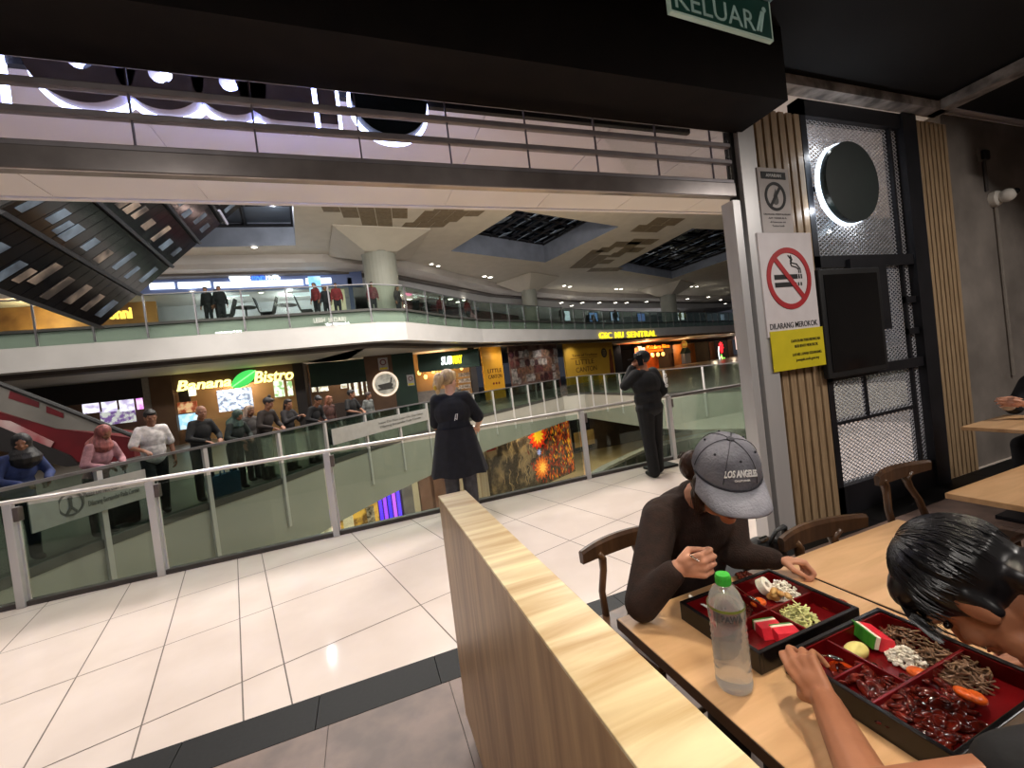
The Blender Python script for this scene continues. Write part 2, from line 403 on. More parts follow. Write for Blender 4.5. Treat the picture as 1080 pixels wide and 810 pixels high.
# back of a menu screen hanging behind the mesh
PD = Plane((0, 2.42), (1, 2.42)); d0, d1, dz0, dz1 = PD.rect((863, 284), (938, 389))
t = thing('display_screen', ((d0+d1)/2, 2.45, dz0), 'black switched off screen hung in front of the mesh window', 'screen')
MB().bbox((d0, 2.42, dz0), (d1, 2.47, dz1), 0.01).build('casing', mat('black_plastic', (20, 20, 21), 0.5, c2=(28, 27, 28)), t)
MB().box((d0+.05, 2.415, dz0+.05), (d1-.05, 2.421, dz1-.05)).build('panel', mat('screen_off', (9, 9, 11), .2, c2=(12, 12, 14)), t)
MB().box((4.2, 2.465, 1.6), (4.7, 2.52, 2.26)).build('bracket', darkmetal, t)

# ---------------- roller shutter, half lowered
sh = thing('roller_shutter', (0.3, FY, 2.75), 'half lowered roller shutter of clear panels and grey bars across the shop front', 'shutter')
zs = [3.32, 3.185, 3.055, 2.90]
LX, RX = -4.0, 2.945
m = MB()
for z in zs: m.bbox((LX, FY-0.02, z-0.016), (RX, FY+0.02, z+0.016), 0.006)
m.build('bar', mat('shutter_bar', (150, 144, 148), 0.4, 0.3, c2=(136, 130, 134)), sh)
MB().bbox((LX, FY-0.03, 2.775), (RX, FY+0.03, 2.888), 0.008).build('bottom_rail', mat('shutter_rail', (170, 162, 160), 0.22, 0.5, c2=(156, 149, 147)), sh)
pc = glass_mat('shutter_panel', (0.94, 0.93, 0.98), 0.03, 0.08)
x = LX; seam = []
while x < RX-0.05:
    x2 = min(x+0.52, RX)
    for i in range(3):
        MB().box((x+0.003, FY-0.003, zs[i+1]+0.014), (x2-0.003, FY+0.003, zs[i]-0.014)).build('panel', pc, sh)
    seam.append(x2); x = x2
for s in seam[:-1]: MB().box((s-0.004, FY-0.006, 2.91), (s+0.004, FY+0.006, 3.30)).build('seam', mat('shutter_seam', (110, 104, 118), 0.5), sh)

# ---------------- the shop's own halo-lit sign seen from behind, hung outside
PS = Plane((0, 2.84), (1, 2.84))
sg = thing('shop_sign', (0.0, 2.85, 2.9), 'halo lit letters of the shop sign seen from behind through the shutter', 'sign')
lm = mat('sign_letter', (170, 156, 152), 0.6, c2=(156, 143, 140)); hal = glow('sign_halo', (196, 210, 255), 9.0)
def ring_part(px, py_bot, R, ri, nm='letter'):
    q, zb = PS.sz(px, py_bot); c = (q, zb+R)
    M0 = PS.M(0, 0)
    a = MB(); a.M = M0; a.frame(circ(c[0], c[1], R, 48), circ(c[0], c[1], ri, 48), 0.0, 0.07); l = a.build(nm, lm, sg)
    b = MB(); b.M = M0; b.frame(circ(c[0], c[1], R+0.022, 48), circ(c[0], c[1], R-0.05, 48), -0.03, -0.005); b.frame(circ(c[0], c[1], ri+0.02, 24), circ(c[0], c[1], ri-0.03, 24), -0.03, -0.005)
    b.build('halo', hal, l); return c
def box_part(pts):
    M0 = PS.M(0, 0); a = MB(); a.M = M0; a.prism(pts, 0.0, 0.07); l = a.build('letter', lm, sg)
    cx = sum(p[0] for p in pts)/len(pts); cy = sum(p[1] for p in pts)/len(pts)
    b = MB(); b.M = M0; b.prism([(p[0]+(0.022 if p[0] > cx else -0.022), p[1]+(0.022 if p[1] > cy else -0.022)) for p in pts], -0.03, -0.005); b.build('halo', hal, l)
ring_part(99, 117, 0.235, 0.06); ring_part(180, 124, 0.20, 0.055); ring_part(250, 129, 0.185, 0.05)
# a letter with a bowl on the left and a stem on the right
q, zb = PS.sz(330, 137); q0, _ = PS.sz(334, 137)
bowl = [(q0-0.20+0.20*math.cos(a), zb+0.22+0.22*math.sin(a)) for a in [math.pi*0.5+math.pi*i/14 for i in range(15)]]
box_part([(q0, zb+0.44), (q0-0.20, zb+0.44)]+bowl[1:-1]+[(q0-0.20, zb), (q0, zb)])
q1, zb1 = PS.sz(339, 137); q2, _ = PS.sz(358, 137)
box_part([(q1, zb1), (q2, zb1), (q2, zb1+0.55), (q1, zb1+0.55)])
q1, zb1 = PS.sz(-30, 107); q2, _ = PS.sz(2, 105)
box_part([(q1, zb1), (q2, zb1), (q2, zb1+0.5), (q1, zb1+0.5)])
logo = mat('dark_green_logo', (16, 30, 28), 0.5, c2=(20, 36, 33))
q, zb = PS.sz(415, 149); M0 = PS.M(0, 0); R = 0.24
a = MB(); a.M = M0; a.prism(circ(q, zb+R, R, 48), 0, 0.07); dk = a.build('logo_disc', logo, sg)
b = MB(); b.M = M0; b.prism(circ(q, zb+R, R+0.02, 48), -0.03, -0.005); b.build('halo', hal, dk)
m = MB(); m.box((LX, 2.86, 3.50), (RX, 2.90, 3.56))
for xx in (-3, -1.5, 0, 1.5, 2.7): m.box((xx-0.015, 2.87, 3.56), (xx+0.015, 2.89, 3.86))
m.build('support_bar', black_m, sg)

# round projecting sign outside the mesh window
PR = Plane((0, 2.40), (1, 2.40))
q, z = PR.sz(896, 193)
rs = thing('projecting_sign', (q, 2.40, z), 'round dark green sign with a white lit rim in front of the mesh window', 'sign')
R = 0.345
a = MB(); a.M = PR.M(q, z) ; a.prism(circ(0, 0, R, 56), -0.02, 0.03); a.build('disc', logo, rs)
b = MB(); b.M = PR.M(q, z)
for i in range(28):
    a0 = 2*math.pi*i/28; n = 5
    if True:
        po = [((R+0.012)*math.cos(a0+0.2*k/n), (R+0.012)*math.sin(a0+0.2*k/n)) for k in range(n+1)]
        pi_ = [((R-0.03)*math.cos(a0+0.2*k/n), (R-0.03)*math.sin(a0+0.2*k/n)) for k in range(n+1)]
        b.prism(po+pi_[::-1], -0.055, -0.022)
b.build('rim_light', glow('rim_light', (225, 240, 255), 2.6), rs)
m = MB(); m.box((q-0.25, 2.45, z-.02), (q+0.25, 2.545, z+.02)); m.build('bracket', darkmetal, rs)
for a_ in (.5, 2.1, 3.7, 5.3): lamp('rim_lamp', 'POINT', (q+(R+.02)*math.cos(a_), 2.455, z+(R+.02)*math.sin(a_)), 2.2, COOL, size=.02)

# ---------------- notices on the front
PN = Plane((0, 2.44), (1, 2.44))
s0, s1, z0, z1 = PN.rect((796, 246), (862, 386)); s0 = PN.sz(797, 247)[0]+0.0; s1 = PN.sz(853, 247)[0]; z1 = PN.sz(825, 246)[1]; z0 = PN.sz(833, 390)[1]
w = s1-s0; h = z1-z0; ym = z0+h*0.255
ns = thing('no_smoking_sign', ((s0+s1)/2, 2.44, z0), 'large white no smoking notice with a red ring and a yellow lower panel', 'sign')
M0 = PN.M(s0, z0)
a = MB(); a.M = M0; a.prism([(0, h*0.25), (w, h*0.25), (w, h), (0, h)], 0, 0.012); a.build('board', mat('notice_white', (215, 208, 208), 0.5, c2=(208, 200, 200)), ns)
a = MB(); a.M = M0; a.prism([(0.02, 0), (w+0.02, 0), (w+0.02, h*0.29), (0.02, h*0.29)], 0.012, 0.018); a.build('yellow_panel', mat('notice_yellow', (214, 196, 30), 0.5, c2=(205, 188, 28)), ns)
cx, cy, R = w*0.5, h*0.665, w*0.415
redm = mat('notice_red', (176, 34, 40), 0.5)
a = MB(); a.M = M0; a.frame(circ(cx, cy, R, 48), circ(cx, cy, R*0.83, 48), 0.012, 0.018)
d = V((math.cos(math.radians(-48)), math.sin(math.radians(-48)))); nn = V((-d.y, d.x))*R*0.085
a.k = 0; p = V((cx, cy)); A = p-d*R*0.9; B = p+d*R*0.9
a.prism([tuple(A-nn), tuple(B-nn), tuple(B+nn), tuple(A+nn)], 0.0165, 0.0185)
a.build('prohibition_ring', redm, ns)
a = MB(); a.M = M0; c0 = cx-R*0.66
a.prism([(c0, cy-R*0.02), (c0+R*1.05, cy-R*0.02), (c0+R*1.05, cy+R*0.13), (c0, cy+R*0.13)], 0.012, 0.0155)
a.prism([(c0, cy-R*0.27), (c0+R*0.8, cy-R*0.27), (c0+R*0.8, cy-R*0.12), (c0, cy-R*0.12)], 0.012, 0.0155)
for k in (1.10, 1.2): a.prism([(c0+R*k, cy-R*0.02), (c0+R*(k+.05), cy-R*0.02), (c0+R*(k+.05), cy+R*0.13), (c0+R*k, cy+R*0.13)], 0.012, 0.0155)
for k in (0.92, 1.04, 1.16): a.prism([(c0+R*k, cy-R*0.25), (c0+R*(k+.05), cy-R*0.25), (c0+R*(k+.05), cy-R*0.14), (c0+R*k, cy-R*0.14)], 0.012, 0.0155)
def stroke(mb, pts, wd, z0_, z1_):
    pts = [V(p) for p in pts]
    for i in range(len(pts)-1):
        dd = (pts[i+1]-pts[i]).normalized(); q_ = V((-dd.y, dd.x))*wd/2; e = dd*wd*0.3
        mb.prism([tuple(pts[i]-e-q_), tuple(pts[i+1]+e-q_), tuple(pts[i+1]+e+q_), tuple(pts[i]-e+q_)], z0_, z1_+0.0002*i)
for off in (0.0, 0.10): stroke(a, [(c0+R*(1.13+off*.8), cy+R*0.17), (c0+R*(1.12+off*.8), cy+R*0.3), (c0+R*(1.0+off*.5), cy+R*(0.36+off)), (c0+R*(0.82+off*.2), cy+R*(0.40+off)), (c0+R*0.78, cy+R*(0.50+off*.7)), (c0+R*(0.86-off*.3), cy+R*0.60), (c0+R*(0.80-off), cy+R*0.74)], R*0.035, 0.012, 0.0155)
a.build('cigarette_symbol', txt_black, ns)
def line(txt, y, hgt, wd, x=None, mt=txt_black, z=0.0125, parent=ns, M=M0, nm='lettering', xx=None, bold=0.012):
    text(nm, txt, M @ Mx.Translation((xx if xx is not None else w*0.5, y, z)), hgt, mt, parent, 0.004, width=wd, bold=bold)
line('DILARANG MEROKOK', h*0.305, h*0.042, w*0.9, bold=0.004)
for txt, yy, ww in (('DAPATKAN PERKHIDMATAN', 0.195, 0.56), ('BERHENTI MEROKOK', 0.155, 0.45), ('LAYARI LAMAN SESAWANG', 0.095, 0.56), ('jomquit.moh.gov.my', 0.055, 0.45)):
    line(txt, h*yy, h*0.022, w*ww, z=0.0185, xx=w*0.68, bold=0.0)
s0, s1 = PN.sz(797, 178)[0], PN.sz(829, 178)[0]; z1 = PN.sz(812, 178)[1]; z0 = PN.sz(817, 247)[1]+0.01
w2 = s1-s0; h2 = z1-z0; M1 = PN.M(s0, z0)
n2 = thing('notice', ((s0+s1)/2, 2.44, z0), 'small narrow white notice with a black barred circle above the no smoking sign', 'sign')
a = MB(); a.M = M1; a.prism([(0, 0), (w2, 0), (w2, h2), (0, h2)], 0, 0.01); a.build('board', mat('notice_grey', (186, 178, 174), 0.5, c2=(176, 168, 165)), n2)
a = MB(); a.M = M1; a.prism([(w2*.1, h2*.83), (w2*.9, h2*.83), (w2*.9, h2*.94), (w2*.1, h2*.94)], 0.01, 0.013); a.build('header_band', txt_black, n2)
text('lettering', 'AMARAN', M1 @ Mx.Translation((w2*.5, h2*.86, 0.014)), h2*0.05, txt_white, n2, 0.003, width=w2*.5, bold=.02)
cx, cy, R = w2*.5, h2*.56, w2*.34
a = MB(); a.M = M1; a.frame(circ(cx, cy, R, 40), circ(cx, cy, R*.8, 40), 0.01, 0.014)
d = V((math.cos(math.radians(52)), math.sin(math.radians(52)))); nn = V((-d.y, d.x))*R*.1; A = V((cx, cy))-d*R*.9; B = V((cx, cy))+d*R*.9
a.prism([tuple(A-nn), tuple(B-nn), tuple(B+nn), tuple(A+nn)], 0.01, 0.0145)
a.build('barred_circle', txt_black, n2)
a = MB(); a.M = M1; a.prism(circ(cx-.0, cy-R*.3, R*.28, 18), 0.01, 0.012); a.prism([(cx-R*.2, cy), (cx+R*.25, cy-.02), (cx+.01, cy+R*.55)], 0.01, 0.012); a.build('flame_symbol', mat('symbol_grey', (90, 88, 86), 0.6), n2)
for i, (txt, ww) in enumerate((('DILARANG MENYALAKAN', .86), ('API TERBUKA', .6), ('di kawasan ini', .5), ('Terima kasih', .4))):
    text('lettering', txt, M1 @ Mx.Translation((w2*.5, h2*(.27-.06*i), 0.0105)), h2*0.028, txt_black, n2, 0.002, width=w2*ww)

# ---------------- exit sign hung from the ceiling
A = dep(707, 14, 1.62); B = atz(813, 45, A.z)
PE = Plane(A, B); L = (V((B.x-A.x, B.y-A.y, 0))).length; hE = 0.17
es = thing('exit_sign', ((A.x+B.x)/2, (A.y+B.y)/2, A.z), 'hanging green exit sign with pale edge and lettering', 'sign')
M0 = PE.M(0, A.z)
M0 = Mx.Translation((A.x, A.y, A.z)) @ Mx(((PE.d.x, 0, PE.n.x, 0), (PE.d.y, 0, PE.n.y, 0), (0, 1, 0, 0), (0, 0, 0, 1)))
a = MB(); a.M = M0; a.prism([(0, 0.008), (L, 0.008), (L, hE), (0, hE)], -0.008, 0.008); a.build('panel', mat('exit_green', (28, 66, 56), 0.3, c2=(24, 58, 50), emit=0.06), es)
a = MB(); a.M = M0; a.prism([(0, 0), (L, 0), (L, 0.008), (0, 0.008)], -0.009, 0.009); a.prism([(-0.006, 0), (0, 0), (0, hE), (-0.006, hE)], -.009, .009); a.prism([(L, 0), (L+.006, 0), (L+.006, hE), (L, hE)], -.009, .009); a.build('edge', mat('exit_edge', (150, 165, 150), 0.3, c2=(140, 155, 140), emit=0.25), es)
text('lettering', 'KELUAR', M0 @ Mx.Translation((L*.42, 0.022, 0.0085)), 0.085, mat('exit_letter', (130, 152, 142), 0.4, c2=(150, 178, 168), emit=0.12), es, 0.003, width=L*.78)
a = MB(); a.M = M0
for k in (0, 1): stroke(a, [(L*.84+k*.02, 0.03), (L*.90+k*.012, 0.11)], 0.012, 0.008, 0.011)
a.prism(circ(L*.93, 0.125, 0.012, 14), 0.008, 0.011); a.build('running_figure', MATS['exit_letter'], es)
a = MB(); a.M = M0; a.prism([(-.01, hE), (L+.01, hE), (L+.01, hE+.05), (-.01, hE+.05)], -.03, .03); a.build('lamp_housing', mat('exit_housing', (150, 190, 215), 0.4, c2=(140, 180, 205)), es)
m = MB(); cE = (A+B)/2; m.box((cE.x-.01, cE.y-.01, A.z+hE+.05), (cE.x+.01, cE.y+.01, 3.78)); m.build('hanger', darkmetal, es)

# ---------------- camera and conduits on the grey wall
PW = Plane((0, 2.56), (1, 2.56))
q, z = PW.sz(1046, 211)
cc = thing('security_camera', (q, 2.5, z), 'white dome security camera on the grey wall beside the slats', 'camera')
m = MB(); m.M = Mx.Translation((q, 2.56, z)) @ Mx.Rotation(math.pi/2, 4, 'X'); m.lathe([(.085, 0), (.085, .05), (.07, .07)], 20); m.build('base', white_paint, cc)
m = MB(); m.ell((q, 2.44, z-.0), (.07, .07, .07), 18, 12); m.build('housing', white_paint, cc, smooth=True)
m = MB(); m.ell((q+.02, 2.385, z+.02), (.035, .035, .035), 14, 9); m.build('lens', mat('lens_black', (8, 8, 10), 0.1), cc, smooth=True)
q2, z2 = PW.sz(1035, 165)
jb = thing('junction_box', (q2, 2.55, z2), 'small black outlet on a pale plate above the security camera', 'junction box')
m = MB(); m.bbox((q2-.10, 2.545, z2-.06), (q2+.12, 2.56, z2+.08), .004); m.build('plate', mat('plate_grey', (120, 114, 108), .6), jb)
m = MB(); m.bbox((q2-.05, 2.51, z2-.05), (q2+.06, 2.545, z2+.05), .01); m.build('socket', black_m, jb)
m = MB(); m.tube([(q2, 2.545, z2-.05), (q2+.01, 2.545, z+.09)], .018); tag(m.build('conduit', mat('conduit_dark', (70, 65, 62), .6)), 'short dark conduit between the outlet and the security camera', 'conduit')
m = MB(); m.tube([(q+.02, 2.545, z-.09), (q+.06, 2.545, 0.9)], .02); tag(m.build('conduit', mat('conduit_pale', (128, 120, 112), .6)), 'long pale conduit running down the wall under the security camera', 'conduit')

# ---------------- ceiling equipment, upper right
t = thing('air_duct', (6.6, 1.2, 3.3), 'dark box duct under the ceiling by the grey wall', 'duct')
dm = mat('duct_dark', (48, 44, 44), .7, c2=(40, 37, 37), scale=2)
MB().bbox((6.3, 0.2, 3.35), (7.9, 1.7, 3.70), .02).build('casing', dm, t)
MB().bbox((6.25, 1.64, 3.33), (7.95, 1.72, 3.72), .01).build('flange', black_m, t)
MB().box((6.6, .5, 3.7), (6.63, .53, 3.78)).box((7.5, .5, 3.7), (7.53, .53, 3.78)).build('hanger', darkmetal, t)

# ================================================================== STRUCTURE: the mall
TILE_A = -0.247456
tile_m = mat('mall_tile', (230, 215, 204), 0.09, c2=(219, 203, 191), scale=1.6, detail=6)
tile_g = mat('mall_grout', (120, 108, 98), 0.7)
fl = bmesh.new()
us = [-14.0-0.445*0+0.445*i for i in range(0, 27)]
us = [u for u in us if u < -2.0]+[-1.63, -1.023, -0.581, -0.132, 0.087, 0.978, 1.64, 2.45, 3.1, 3.99, 4.88, 5.77, 6.66, 7.55, 8.44, 9.3]
vsq = [-4.14+0.893*i for i in range(0, 18)]
ca, sa = math.cos(TILE_A), math.sin(TILE_A)
g = 0.004
for i in range(len(us)-1):
    for j in range(len(vsq)-1):
        q = [(us[i]+g, vsq[j]+g), (us[i+1]-g, vsq[j]+g), (us[i+1]-g, vsq[j+1]-g), (us[i]+g, vsq[j+1]-g)]
        fl.faces.new([fl.verts.new((u*ca+v*sa, -u*sa+v*ca, 0)) for (u, v) in q])
for co, no in (((0, 2.52, 0), (0, -1, 0)), ((0, 5.24, 0), (0, 1, 0)), ((-14, 0, 0), (-1, 0, 0)), ((11, 0, 0), (1, 0, 0))):
    bmesh.ops.bisect_plane(fl, geom=fl.verts[:]+fl.edges[:]+fl.faces[:], plane_co=co, plane_no=no, clear_outer=True)
m = MB(); m.k = 1; m.box((-14, 2.52, -1.3), (13.5, 5.30, -0.003)); m.k = 0; m.bm(fl)
struct(m.build('floor', [tile_m, tile_g]))
# gallery ceiling over our walkway, in wide boards
m = MB()
for i in range(-12, 11): m.box((i*1.28+0.006, 2.62, 3.85), (i*1.28+1.274, 5.28, 3.9))
m.box((-16, 2.56, 3.86), (14, 5.30, 5.2)); m.box((-16, 5.30, 3.84), (14, 5.36, 5.2))
soff = mat('gallery_soffit', (226, 222, 226), 0.4, c2=(218, 214, 219), scale=1)
struct(m.build('ceiling', soff))

E = [(-4.45, 5.30), (-4.05, 6.1), (-3.75, 6.9), (-3.3, 7.8), (-2.7, 8.6), (-2.0, 9.5), (-1.0, 11.2), (0.3, 12.9), (2.3, 15.1), (5.0, 17.6), (8.0, 19.9), (11.0, 22.2)]
ER = [(11.0, 22.2), (12.4, 22.0), (12.1, 18.5), (11.85, 15.5), (12.2, 13.8), (13.6, 11.7), (16.5, 7.5)]
opp_floor = mat('opposite_floor', (110, 104, 97), 0.3, c2=(98, 92, 86), scale=1)
m = MB(); m.fill(E+ER[1:]+[(22, 5.3), (80, 5.3), (80, 75), (-32, 75), (-32, 5.3)], [], -1.45, 0)
struct(m.build('floor', opp_floor))
m = MB(); m.sweep(E, [(-0.05, -1.5), (-0.05, -0.05), (0.1, -0.05), (0.1, -1.5)]); m.sweep(ER, [(-0.05, -1.5), (-0.05, -0.05), (0.1, -0.05), (0.1, -1.5)])
struct(m.build('trim_6', beige_m))
# upper gallery
F = [(-24, 19.9), (-9, 19.75), (0.9, 19.4), (2.2, 19.9), (4.8, 22.6), (7.3, 24.9), (11.7, 27.4), (21.3, 32.8), (34.5, 38.0), (56, 46)]
m = MB(); m.fill(F+[(80, 57), (80, 75), (-32, 75), (-32, 19.9)], [], 3.85, 5.2); struct(m.build('floor', fascia_m))
m = MB()
m.sweep(F, [(-0.12, 3.78), (-0.12, 4.9), (0.05, 4.9), (0.05, 3.78)])
struct(m.build('trim_7', fascia_m))
m = MB(); m.sweep(F, [(1.2, 3.70), (1.2, 3.86), (2.0, 3.86), (2.0, 3.70)]); struct(m.build('trim_8', mat('dark_band', (84, 74, 68), .6)))
m = MB(); m.sweep(F, [(2.0, 3.80), (2.0, 3.86), (9, 3.86), (9, 3.80)]); struct(m.build('trim_9', white_paint))
# top ceiling with skylight wells
CZ = 9.6
G = [(-30, 25.6), (-9, 25.4), (-1.1, 25.5), (3.7, 27.2), (12.7, 34.8), (24.5, 40.5), (49, 48), (62, 51)]
def pz(l): return [tuple(atz(*p, CZ).xy) for p in l]
H1 = pz([(475, 265), (545, 222), (653, 239), (575, 277)]); H2 = pz([(648, 284), (730, 241), (850, 246), (709, 294)]); H3 = pz([(150, 262), (312, 259), (309, 216), (120, 216)])
m = MB(); m.fill([(-30, 15.5)]+[(62, 15.5)]+G[::-1], [H1, H2, H3], CZ, CZ+0.02)
struct(m.build('ceiling', ceil_white))
struct(MB().box((-30, 5.3, 9.8), (62, 15.6, 9.9)).build('ceiling', ceil_white))
well_m = mat('skylight_well', (120, 124, 134), 0.5, c2=(104, 108, 118), scale=1)
sky_dark = mat('night_glazing', (16, 19, 26), 0.08, c2=(26, 31, 42), scale=0.8)
def skylight(poly, n1, n2, dz, idx):
    w = thing('window_%d' % idx, (sum(p[0] for p in poly)/4, sum(p[1] for p in poly)/4, CZ), None, None); struct(w)
    m = MB()
    for i in range(4):
        a = poly[i]; b = poly[(i+1) % 4]; m.add([(*a, CZ), (*b, CZ), (*b, CZ+dz), (*a, CZ+dz)], [(0, 1, 2, 3)])
    struct(m.build('lining', well_m, w))
    m = MB(); m.prism(poly, CZ+dz, CZ+dz+0.05); struct(m.build('pane', sky_dark if idx < 4 else mat('grey_glazing', (92, 100, 112), .4, c2=(74, 82, 94), scale=.5), w))
    P = [V((*p, 0)) for p in poly]
    def L(u, v): return P[0]*(1-u)*(1-v)+P[1]*u*(1-v)+P[2]*u*v+P[3]*(1-u)*v
    m = MB()
    for i in range(n1+1):
        u = i/n1; m.tube([L(u, 0)+V((0, 0, CZ+dz-.1)), L(u, 1)+V((0, 0, CZ+dz-.1))], .09, 4)
    for j in range(n2+1):
        v = j/n2; m.tube([L(0, v)+V((0, 0, CZ+dz-.15)), L(1, v)+V((0, 0, CZ+dz-.15))], .09, 4)
    struct(m.build('mullion', darkmetal, w))
    # pale panels between the bars, glints of the glazing put into colour
    k = 0
    pane = mat('glint_colour', (196, 212, 232), 0.25, c2=(120, 136, 158), scale=2)
    rnd = random.Random(idx)
    for i in range(n1):
        for j in range(n2):
            if rnd.random() < 0.75:
                u0 = (i+.2)/n1; u1 = (i+.55+.25*rnd.random())/n1; v0 = (j+.25)/n2; v1 = (j+.45+.3*rnd.random())/n2
                q = [L(u0, v0), L(u1, v0), L(u1, v1), L(u0, v1)]; zz = CZ+dz-.3
                mm = MB(); mm.add([p+V((0, 0, zz+(.22 if k_ > 1 else 0))) for k_, p in enumerate(q)]+[p+V((0, 0, zz+.03+(.22 if k_ > 1 else 0))) for k_, p in enumerate(q)], [(3, 2, 1, 0), (4, 5, 6, 7), (0, 1, 5, 4), (1, 2, 6, 5), (2, 3, 7, 6), (3, 0, 4, 7)])
                struct(mm.build('glint_panel', pane, w))
skylight(H1, 4, 5, 1.5, 2); skylight(H2, 6, 5, 1.0, 3); skylight(H3, 3, 2, 1.2, 4)
for Hq, pw_ in ((H1, 40), (H2, 60), (H3, 40)):  # added point lights that brighten the otherwise black wells
    if Hq is H3: lamp('well_fill', 'POINT', (Hq[1][0]*.5+Hq[2][0]*.5-.8, Hq[1][1]*.5+Hq[2][1]*.5, CZ+.8), 60, COOL, size=.05)
    nx_, ny_ = min(Hq, key=lambda p: p[1]) if Hq is not H3 else Hq[2]; mx_, my_ = sum(p[0] for p in Hq)/4, sum(p[1] for p in Hq)/4
    lamp('well_fill', 'POINT', (nx_+(mx_-nx_)*.22, ny_+(my_-ny_)*.22, CZ+.75), pw_*5, COOL, size=.1)
# cornice and low ceiling of the upper shops, back wall
m = MB(); m.sweep(G, [(0, 9.72), (0, 9.15), (0.35, 8.98), (0.9, 8.92), (0.9, 9.72)]); struct(m.build('trim_10', mat('cornice', (186, 178, 170), .5, c2=(178, 170, 162), scale=1)))
m = MB(); m.sweep(G, [(0.9, 8.80), (0.9, 9.72), (1.5, 9.72), (1.5, 8.80)]); struct(m.build('trim_11', mat('cornice_dark_band', (92, 84, 78), .6)))  # darker band reaching just below the cornice
m = MB(); m.sweep(G, [(1.5, 8.15), (1.5, 9.72), (9, 9.72), (9, 8.15)]); struct(m.build('trim_12', mat('upper_ceiling', (186, 184, 182), .6, c2=(178, 176, 174), scale=1)))
m = MB(); m.sweep(G, [(8.4, 5.2), (8.4, 8.15), (9, 8.15), (9, 5.2)]); struct(m.build('wall_far', mat('upper_back_wall', (150, 148, 146), .7, c2=(120, 116, 114), scale=.6)))
# brown wood-look ceiling patches, squares stepped in groups
patch_m = mat('ceiling_patch', (128, 112, 88), 0.6, c2=(114, 98, 76), scale=5)
def patch(cells, o, e1, e2):
    m = MB(); o = V(o); e1 = V(e1); e2 = V(e2)
    for (i, j) in cells:
        q = [o+e1*(i+.02)+e2*(j+.02), o+e1*(i+.98)+e2*(j+.02), o+e1*(i+.98)+e2*(j+.98), o+e1*(i+.02)+e2*(j+.98)]
        m.add([(p.x, p.y, CZ-.012) for p in q]+[(p.x, p.y, CZ+.005) for p in q], [(3, 2, 1, 0), (4, 5, 6, 7), (0, 1, 5, 4), (1, 2, 6, 5), (2, 3, 7, 6), (3, 0, 4, 7)])
    return struct(m.build('trim_13', patch_m))
def pp(px, py): p = atz(px, py, CZ); return V((p.x, p.y))
o = pp(338, 217); e1 = (pp(430, 219)-o)/5; e2 = (pp(366, 240)-o-e1*1.0)/4.0
patch([(0, 0), (1, 0), (2, 0), (3, 0), (4, 0), (1, 1), (2, 1), (3, 1), (4, 1), (2, 2), (3, 2), (2, 3), (3, 3), (3, -1), (4, -1)], o, e1, e2)
o = pp(448, 222); e1 = (pp(512, 222)-o)/4; e2 = (pp(430, 240)-o)/3
patch([(0, 0), (1, 0), (2, 0), (3, 0), (0, 1), (1, 1), (2, 1), (-.5, 2), (0.5, 2), (1.5, 2), (.5, -1), (1.5, -1)], o, e1, e2)
o = pp(640, 251); e1 = (pp(696, 252)-o)/4; e2 = (pp(600, 283)-o)/6
patch([(1, -2), (2, -2), (1.5, -3), (2.5, -3), (2, 0), (3, 0), (1, .5), (2, .5), (.5, 1.5), (0, 2), (1, 3), (2, 2.5), (2.2, 1.5), (3, 1.5), (0, 3), (-0, 4), (1, 4), (2, 4), (0, 5), (1, 5), (3, 6), (4, 6), (2, 6)], o, e1, e2)
# columns of the upper gallery
col_m = mat('column_grey', (150, 150, 138), .6, c2=(140, 140, 129), scale=1); cap_m = mat('capital', (196, 186, 170), .6, c2=(188, 178, 162), scale=1)
def column(x, y, r, ztop, half, rot, zcap):
    struct(MB().box((x-half*.7, y-half*.7, zcap+.02), (x+half*.7, y+half*.7, CZ+.01)).build('trim_16', mat('capital_neck', (120, 108, 94), .7)))
    m = MB(); m.lathe([(r, 5.2), (r, ztop), (r*1.05, ztop+.03)], 28, (x, y, 0)); c = m.build('trim_14', col_m, smooth=False); struct(c)
    m = MB(); R = Mx.Rotation(rot, 3, 'Z')
    a = [R @ V((sx*r*.95, sy*r*.95, 0))+V((x, y, ztop)) for sx, sy in ((-1, -1), (1, -1), (1, 1), (-1, 1))]
    b = [R @ V((sx*half, sy*half, 0))+V((x, y, zcap)) for sx, sy in ((-1, -1), (1, -1), (1, 1), (-1, 1))]
    d = [p+V((0, 0, .06)) for p in b]
    m.add(a+b+d, [(0, 1, 5, 4), (1, 2, 6, 5), (2, 3, 7, 6), (3, 0, 4, 7), (4, 5, 9, 8), (5, 6, 10, 9), (6, 7, 11, 10), (7, 4, 8, 11), (8, 9, 10, 11), (3, 2, 1, 0)])
    struct(m.build('trim_15', cap_m))
column(1.75, 23.6, .88, 8.85, 2.35, .1, CZ-.08)
def column_at(px, pyb, pyt, pyc, rpx, hpx, rot):
    p = atz(px, pyc, CZ); dd = (p-EYEP).dot(CF); k = dd/FPX; z = CZ-(pyt-pyc)*k; column(p.x, p.y, rpx*k, z, hpx*k, rot, CZ-.1)
column_at(556, 334, 307, 295, 8, 24, .5); column_at(703, 336, 312, 302, 8, 22, .5)

# lower storey: floor and walls below
LZ = -5.3
struct(MB().box((-30, 3, LZ-.2), (60, 62, LZ)).build('floor', mat('lower_floor', (214, 190, 150), .2, c2=(200, 176, 138), scale=.7)))
struct(MB().box((-30, 2.6, LZ), (20, 2.8, -1.3)).build('wall_below', white_paint))
struct(MB().box((-30, 30, LZ), (60, 30.2, -1.2)).build('wall_below', mat('lower_wall', (120, 96, 80), .6, c2=(70, 56, 48), scale=.4)))

